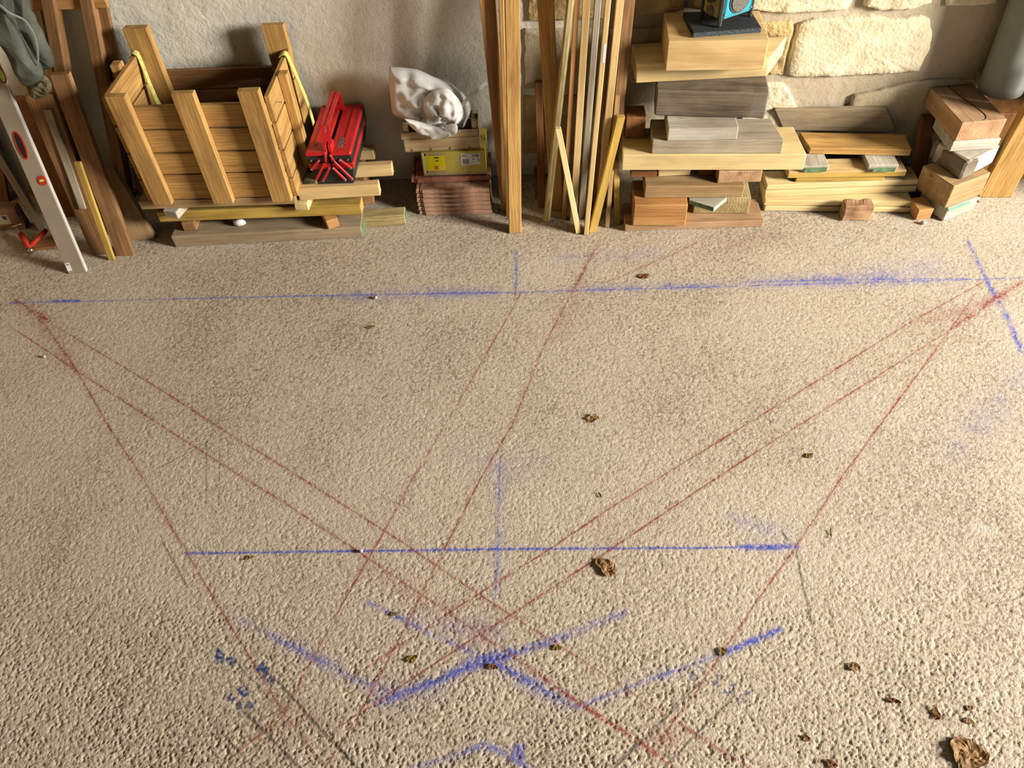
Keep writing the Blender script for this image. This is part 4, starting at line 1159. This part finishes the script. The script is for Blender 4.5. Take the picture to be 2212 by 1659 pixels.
timber('Q5', 'board', 'weathered white-grey board under the topmost cracked block', M['palegrey'], z, (2050, 328), (2153, 322), .050, .19, 'board')
z = TOPS['Q5']
tq = timber('Q6', 'timber_block', 'topmost cracked orange block of the corner stack', M['pinkish'], z, (2062, 306), (2158, 297), .085, (2022, 185), 'wood block', grain='y', skewL=0)
L, d, h, a_, ux, uy = o_dims[tq.name]
# the long drying crack on its top
pts = [(d * .48, L * .10), (d * .30, L * .05), (d * .05, -L * .02), (-d * .2, -L * .10), (-d * .35, -L * .12), (-d * .44, -L * .06), (-d * .47, L * .03)]
ck = ribbon('crack', smooth_path([(x, y, h + .0004) for x, y in pts], 5), .0035, (0, 1, 0), M['vial_dark'], .0005); ck.parent = tq
lean('plank', 'dark plank standing behind the left of the corner stack', M['redbrown'], (1958, 432), (1990, 428), (2010, 252), .022, ytop=YW - .04, cat='plank')
lean('post', 'orange post leaning right at the far right edge', M['pine'], (2114, 426), (2183, 427), (2300, 150), .05, ytop=2.98, cat='post', wtop=.12)
# grey-green roll in the corner, on an added dark block that stands in for the shaded gap
rr_ = .088
p0, p1 = V(2122, 175, YW - .1) + Vector((rr_, 0, 0)), V(2186, 0, YW - .1) + Vector((rr_, 0, 0))
ax_ = p1 - p0
rl_ = link('sheet_roll', tubemesh('sheet_roll', [p0 + ax_ * t for t in (-.12, 0, .5, 1, 2, 3.2)], rr_, 48), M['roll'], smooth=False)
for p_ in rl_.data.polygons: p_.use_smooth = len(p_.vertices) == 4
tag(rl_, 'grey-green rolled sheet standing in the right-hand corner', 'roll'); WM[rl_.name] = Matrix.Identity(4)
lowz = (p0 - ax_ * .12).z - .05
wbox('board', (p0.x - .05, p0.x + .25, YW - .16, YW - .02, 0.0006, lowz - .03), M['redbrown'], None, axis=2)
tag(COL.objects[-1], 'added dark block in place of the shaded gap under the grey-green roll', 'board')
# ------------------------------------------------------------------ left-hand group
# pallet leaning against the wall
pal = empty('pallet', U(200, 440, 0), 'old wooden pallet leaning against the wall behind the crate', 'pallet')
lean('stringer', None, M['brown'], (170, 445), (192, 445), (101, 0), .06, ytop=None, zt=1.1, parent=pal)
lean('stringer', None, M['brown'], (258, 430), (280, 430), (184, 0), .06, zt=1.1, parent=pal)
lean('back_board', None, M['brown'], (300, 418), (320, 418), (215, 0), .02, zt=1.15, parent=pal)
lean('back_board', None, M['pale'], (148, 432), (158, 432), (82, 26), .02, zt=1.1, parent=pal, dy=.06)
zc0, zc1 = V(100, 24, YW - .06).z, V(100, -25, YW - .06).z
cb = wbox('cross_board', (V(20, 10, YW - .05).x, V(232, 10, YW - .05).x, YW - .055, YW - .035, zc0, zc1), M['orange'], pal)

# planks standing before it
lean('plank', 'red-brown plank with a pale right edge, foremost of the left-hand planks', M['brown'], (252, 554), (289, 552), (127, 162), .03, ytop=3.02, cat='plank', wtop=.078)
lean('batten', 'thin yellow batten standing beside the foremost left-hand plank', M['yellow'], (238, 556), (251, 556), (166, 352), .015, ytop=2.83, cat='batten', dy=-.022)
wp = lean('plank', 'wide brown plank with a grey cleat, left of the thin yellow batten', M['brown'], (199, 552), (234, 550), (83, 205), .02, ytop=3.0, cat='plank', wtop=.12)
a_, b_p, t_ = U(199, 552), U(234, 550), V(83, 205, 3.0); n_ = (b_p - a_).cross(t_ - a_).normalized()


def onplank(x, y):
    v = ray(x, y); return CAM + v * ((a_ - CAM).dot(n_) / v.dot(n_))


cp = [onplank(*q) for q in ((174, 450), (188, 450), (113, 236), (96, 236))]
fw = n_ * (.012 if n_.y < 0 else -.012)
mi = WM[wp.name].inverted()
cl_ = link('cleat', hexmesh('cleat', [mi @ (p + fw * .08) for p in cp] + [mi @ (p + fw) for p in cp], .001), M['grey']); cl_.parent = wp
lean('plank', 'dark red-brown board at the back of the left-hand planks', M['redbrown'], (120, 470), (205, 465), (60, 210), .022, ytop=3.16, cat='plank')
lean('plank', 'tapering brown board standing aslant between the left-hand planks and the crate', M['tan'], (277, 520), (336, 517), (232, 362), .03, ytop=3.06, cat='plank', wtop=.05)
lean('batten', 'grey batten slanting behind the spirit level', M['grey'], (84, 500), (100, 498), (-10, 330), .03, ytop=3.14, cat='batten')
lean('plank', 'dark board leaning in the shade at the left edge', M['redbrown'], (-60, 440), (20, 436), (-60, 250), .02, ytop=3.27, cat='plank')

# long aluminium spirit level
lv = lean('rule_body', None, M['alu'], (148, 592), (186, 588), (-16, 166), .018, ytop=3.0, bev=.002)
lvl = empty('spirit_level', U(167, 590, 0), 'long aluminium spirit level leaning at the left edge of the photo', 'spirit level')
a_, b_l = U(148, 592, .0006), U(186, 588, .0006)
g0 = (a_ + b_l) / 2; lw = (b_l - a_).length; T0 = V(-16, 166, 3.0)
bpy.data.objects.remove(lv)
T0 = g0 + (T0 - g0) * 1.35
ux = (b_l - a_).normalized(); axv = (T0 - g0).normalized(); bk = Vector((-ux.y, ux.x, 0)) * .022
Yv = (ux - axv * ux.dot(axv)).normalized(); Zv = axv.cross(Yv); LM = Matrix.Translation(g0) @ Matrix((axv, Yv, Zv)).transposed().to_4x4(); LMi = LM.inverted()
if (LMi.to_3x3() @ bk).z > 0: fs_ = -1
else: fs_ = 1
P8 = [a_, b_l, b_l + bk, a_ + bk]; P8 = P8 + [p + (T0 - g0) for p in P8]
o = link('rule_body', hexmesh('rule_body', [LMi @ p for p in P8], .002), M['alu']); setm(o, LM); o.parent = lvl; o.matrix_parent_inverse = WM[lvl.name].inverted()
re = link('rule_edge', hexmesh('rule_edge', [LMi @ (p + ux * s + bk * q) for p in (b_l, T0 + ux * lw / 2) for (s, q) in ((.0002, .02), (.0022, .02), (.0022, .96), (.0002, .96))], 0), M['alu_edge']); setm(re, LM); re.parent = lvl; re.matrix_parent_inverse = WM[lvl.name].inverted()


def onlevel(px, py):          # point on the face of the level, in its own coordinates (along, across)
    n = axv.cross(ux); v = ray(px, py); t = (g0 - CAM).dot(n) / v.dot(n); return LMi @ (CAM + v * t)


def oval(name, c, ra, rb, mat, par, z0, z1, n=28):
    bm = bmesh.new()
    r0 = [bm.verts.new((c.x + ra * math.cos(k * 2 * math.pi / n), c.y + rb * math.sin(k * 2 * math.pi / n), z0)) for k in range(n)]
    r1 = [bm.verts.new((c.x + ra * math.cos(k * 2 * math.pi / n), c.y + rb * math.sin(k * 2 * math.pi / n), z1)) for k in range(n)]
    for k in range(n): bm.faces.new((r0[k], r0[(k + 1) % n], r1[(k + 1) % n], r1[k]))
    bm.faces.new(r0); bm.faces.new(r1); bmesh.ops.recalc_face_normals(bm, faces=bm.faces[:])
    me = bpy.data.meshes.new(name); bm.to_mesh(me); bm.free()
    o = link(name, me, mat); setm(o, LM); o.parent = par; o.matrix_parent_inverse = WM[par.name].inverted(); return o


c = onlevel(45, 314); hg = oval('hand_grip', c, .058, .0185, M['redplastic'], lvl, 0, .003 * fs_); oval('grip_hole', c, .052, .0125, M['vial_dark'], hg, 0, .0036 * fs_)
c = onlevel(91, 390); hg = oval('vial_mount', c, .021, .018, M['redplastic'], lvl, 0, .003 * fs_); oval('vial', c, .005, .010, M['green_vial'], hg, 0, .0045 * fs_)
c = onlevel(4, 161); hg = oval('vial_mount', c, .034, .014, M['redplastic'], lvl, 0, .003 * fs_); oval('vial', c, .028, .009, M['green_vial'], hg, 0, .005 * fs_)
c = onlevel(148, 577)
stk = link('sticker', hexmesh('sticker', boxpts(c.x - .018, c.x + .018, c.y - .010, c.y + .010, 0, .0006 * fs_), 0), M['paper']); setm(stk, LM); stk.parent = lvl; stk.matrix_parent_inverse = WM[lvl.name].inverted()
ik = link('printed_mark', hexmesh('printed_mark', boxpts(c.x + .009, c.x + .013, c.y - .007, c.y + .007, 0, .0009 * fs_), 0), M['ink']); setm(ik, LM); ik.parent = stk; ik.matrix_parent_inverse = WM[stk.name].inverted()

# denim trousers hung over the planks
den = empty('denim_trousers', V(60, 200, 2.97), 'grey-blue denim trousers hung over the planks at the top left', 'trousers')
cushion('trouser_leg', [(-30, -40), (10, -30), (22, 20), (34, 55), (50, 90), (66, 120), (80, 145), (93, 163), (80, 180), (56, 186), (42, 170), (24, 132), (0, 92), (-30, 60)], 2.93, .035, M['denim'], den, .010, 13, 4, 18)
cushion('trouser_leg', [(0, -40), (45, -40), (58, 12), (72, 34), (84, 62), (100, 96), (116, 130), (113, 146), (98, 150), (84, 146), (70, 118), (58, 90), (48, 66), (30, 44), (10, 20)], 2.985, .032, M['denim'], den, .010, 15, 8, 18)
cushion('frayed_hem', [(56, 184), (80, 178), (93, 162), (108, 176), (112, 192), (100, 206), (80, 214), (64, 204)], 2.95, .016, M['fray'], den, .006, 40, 3, 12)
sm_ = ribbon('side_seam', smooth_path([V(-4, 8, 2.885), V(20, 28, 2.885), V(50, 42, 2.90), V(66, 62, 2.91), V(78, 90, 2.915), V(82, 120, 2.915), V(83, 142, 2.93)], 5), .008, (1, 0, .3), M['denim_edge'], .002); WM[sm_.name] = Matrix.Identity(4); adopt(sm_, den)

# brown carton with a label and a red screw clamp in front of it
c0 = U(-20, 500, 0); c1 = U(56, 495, 0)
cart = empty('carton', (c0 + c1) / 2, 'brown cardboard carton with a pale label in the shade at the left edge', 'box')
ang_ = math.atan2((c1 - c0).y, (c1 - c0).x)
CM = Matrix.Translation((c0 + c1) / 2 + Vector((0, 0, .0006))) @ Matrix.Rotation(ang_, 4, 'Z'); cw_ = (c1 - c0).length
for nm, bx, mt in (('carton_body', (-cw_ / 2, cw_ / 2, 0, .055, 0, .115), M['cardboard']), ('carton_label', (-cw_ / 2 + .03, -cw_ / 2 + .12, -.001, .0005, .035, .085), M['card_tape']), ('printed_mark', (-cw_ / 2 + .095, -cw_ / 2 + .112, -.0016, 0, .06, .08), M['ink'])):
    o = link(nm, hexmesh(nm, boxpts(*bx), .001 if nm == 'carton_body' else 0), mt); setm(o, CM); o.parent = cart; o.matrix_parent_inverse = WM[cart.name].inverted()
cl = empty('screw_clamp', U(63, 534, 0), 'red screw clamp lying on the floor by the carton, left edge', 'clamp')
pa, pb = U(45, 506, .03), U(63, 536, .014)
for nm, pt, r, mt in (('clamp_jaw', [pa.lerp(pb, .0), pb], .0135, M['redplastic']), ('clamp_arm', [pb + Vector((0, .01, .0)), U(100, 497, .03)], .011, M['redplastic']), ('screw_spindle', [pa + (pa - pb) * .55, pa, pb, pb + (pb - pa) * .22], .006, M['steel']), ('clamp_pad', [pb + (pb - pa) * .14 , pb + (pb - pa) * .24], .013, M['steel']), ('tommy_bar', [pa + (pa - pb) * .5 + Vector((-.02, 0, .004)), pa + (pa - pb) * .5 + Vector((.025, .01, .012))], .0035, M['steel'])):
    o = link(nm, tubemesh(nm, pt, r, 10), mt, smooth=True); WM[o.name] = Matrix.Identity(4); adopt(o, cl)
timber('X1', 'offcut', 'flat dark offcut on the floor behind the foot of the spirit level', M['redbrown'], 0, (70, 543), (122, 538), .012, .07, 'offcut')

# ------------------------------------------------------------------ dry leaves and crumbs on the floor
def leaf(label, px, py, r, mat, seed, curl=.5, asp=.75, rot=0, name='dry_leaf', lobes=5, cat='leaf'):
    p = U(px, py, 0); r *= 1.3; curl *= .5
    bm = bmesh.new(); n, m = 30, 7; rings = [[bm.verts.new((0, 0, 0))]]
    for j in range(1, m + 1):
        ring = []
        for k in range(n):
            a = k * 2 * math.pi / n; rad = r * (j / m) * (1 + .16 * math.cos(lobes * a + seed) + .18 * noise.noise(Vector((math.cos(a) * 2, math.sin(a) * 2, seed))))
            x, y = math.cos(a) * rad, math.sin(a) * rad * asp
            zz = r * (curl * (j / m) ** 2 * (.6 + .6 * math.cos(2 * a + seed)) * .6 + noise.noise(Vector((x / r * 2.3, y / r * 2.3, seed))) * .30 + abs(noise.noise(Vector((x / r * 4.5, y / r * 4.5, seed + 2)))) * .22)
            ring.append(bm.verts.new((x, y, zz)))
        rings.append(ring)
    for k in range(n): bm.faces.new((rings[0][0], rings[1][k], rings[1][(k + 1) % n]))
    for A, Bq in zip(rings[1:], rings[2:]):
        for k in range(n): bm.faces.new((A[k], Bq[k], Bq[(k + 1) % n], A[(k + 1) % n]))
    bmesh.ops.solidify(bm, geom=bm.faces[:], thickness=max(.0006, r * .02))
    for v in bm.verts: v.co.z *= .62
    zm = min(v.co.z for v in bm.verts)
    for v in bm.verts: v.co.z -= zm - .0004
    bmesh.ops.recalc_face_normals(bm, faces=bm.faces[:])
    me = bpy.data.meshes.new(name); bm.to_mesh(me); bm.free()
    o = link(name, me, mat); setm(o, Matrix.Translation((p.x, p.y, .001)) @ Matrix.Rotation(rot, 4, 'Z'))
    return tag(o, label, cat)


leaf('largest crumpled dry leaf, near the bottom right corner', 2090, 1632, .034, M['leaf'], 1, .6, .95, .3, lobes=3)
leaf('triangular crumpled dry leaf just below the near blue line', 1310, 1226, .028, M['leaf'], 2.2, .5, .62, -.9, lobes=3)
leaf('crumpled dry leaf alone in the middle of the floor', 1281, 905, .017, M['leaf'], 3.1, .6, .8, .6, lobes=4)
leaf('curled dry leaf just above the far blue line', 1392, 598, .018, M['leaf_dark'], 4.7, .8, .6, .1, lobes=3)
leaf('small brown leaf scrap below the far blue line, left of the middle', 802, 707, .011, M['leaf'], 5, .5, .6, 0, lobes=4)
leaf('tan leaf crumb left of the blue chalk crossing', 890, 1424, .012, M['leaf_yellow'], 6, .6, .7, .4, lobes=3)
leaf('dark leaf scrap just under the blue chalk crossing', 1064, 1441, .011, M['leaf_dark'], 7, .6, .6, -.2, lobes=3)
leaf('leaf crumb on the red line right of the blue chalk crossing', 1203, 1400, .009, M['leaf_yellow'], 8, .6, .7, .2, lobes=3)
leaf('pale seed-like crumb where red and blue lines meet on the right', 1561, 1408, .010, M['leaf_yellow'], 9, .8, .8, 1.0, lobes=3)
leaf('two-lobed leaf scrap right of the long pencil line', 1844, 1441, .014, M['leaf'], 10, .6, .6, -.5, lobes=2)
leaf('thin dark leaf sliver above the largest leaf, leftmost', 1930, 1514, .013, M['leaf_dark'], 11, .5, .35, -.5, lobes=2)
leaf('upright curled leaf scrap above and left of the largest leaf', 2021, 1542, .015, M['leaf_dark'], 12, .9, .5, 1.5, lobes=3)
leaf('tiny reddish leaf scrap directly above the largest leaf, upper one', 2094, 1530, .007, M['leaf'], 13, .6, .8, .4, lobes=3)
leaf('tiny reddish leaf scrap directly above the largest leaf, lower one', 2093, 1558, .010, M['leaf'], 14, .6, .6, -.4, lobes=3)
leaf('small brown leaf scrap near the bottom edge right of the pencil lines', 1742, 1595, .009, M['leaf_dark'], 15, .5, .5, -.7, lobes=3)
leaf('brown leaf scrap cut by the bottom edge', 1796, 1651, .012, M['leaf_dark'], 16, .5, .6, -.6, lobes=3)
leaf('orange-brown curled leaf sliver below the left end of the near blue line', 538, 1206, .012, M['leaf'], 17, .5, .4, .3, lobes=2)
leaf('yellow leaf scrap on the right between the slanting red lines', 1748, 985, .010, M['leaf_yellow'], 18, .5, .8, .3, lobes=4)
leaf('yellow-green leaf sliver above the right end of the near blue line', 1794, 1152, .013, M['leaf_yellow'], 19, .3, .2, 1.4, lobes=2)
leaf('thin brown leaf sliver below the leaf in the middle', 1296, 1070, .009, M['leaf_dark'], 20, .3, .3, -1.1, lobes=2)
leaf('dark crumb on the upper blue diagonal', 851, 1327, .007, M['leaf_yellow'], 21, .6, .7, 0, lobes=3)
leaf('brown leaf scrap beside the corner stack on the floor', 2108, 436, .012, M['leaf'], 22, .6, .5, -1.0, lobes=3)
lump('pebble', 'white round pebble on the far blue line', U(812, 645, 0) + Vector((0, 0, .0008)), .008, M['pebble'], 'pebble', (1, 1, .7), 1, .2)
lump('pebble', 'grey pebble on the left between the red lines', U(97, 772, 0) + Vector((0, 0, .0008)), .007, M['pebble'], 'pebble', (1, .9, .7), 2, .3)
lump('pebble', 'pale pebble at the foot of the corner stack', U(1994, 484, 0) + Vector((0, 0, .0008)), .012, M['pebble'], 'pebble', (1.2, .8, .6), 3, .3)
lump('pebble', 'small white stone on the near blue line left of the middle', U(781, 1192, 0) + Vector((0, 0, .0008)), .007, M['pebble'], 'pebble', (.8, 1, .7), 4, .3)
lump('pebble', 'white crumb at the right foot of the tile stack', U(1067, 457, 0) + Vector((.012, 0, .0008)), .007, M['pebble'], 'pebble', (1, 1, .7), 5, .3)
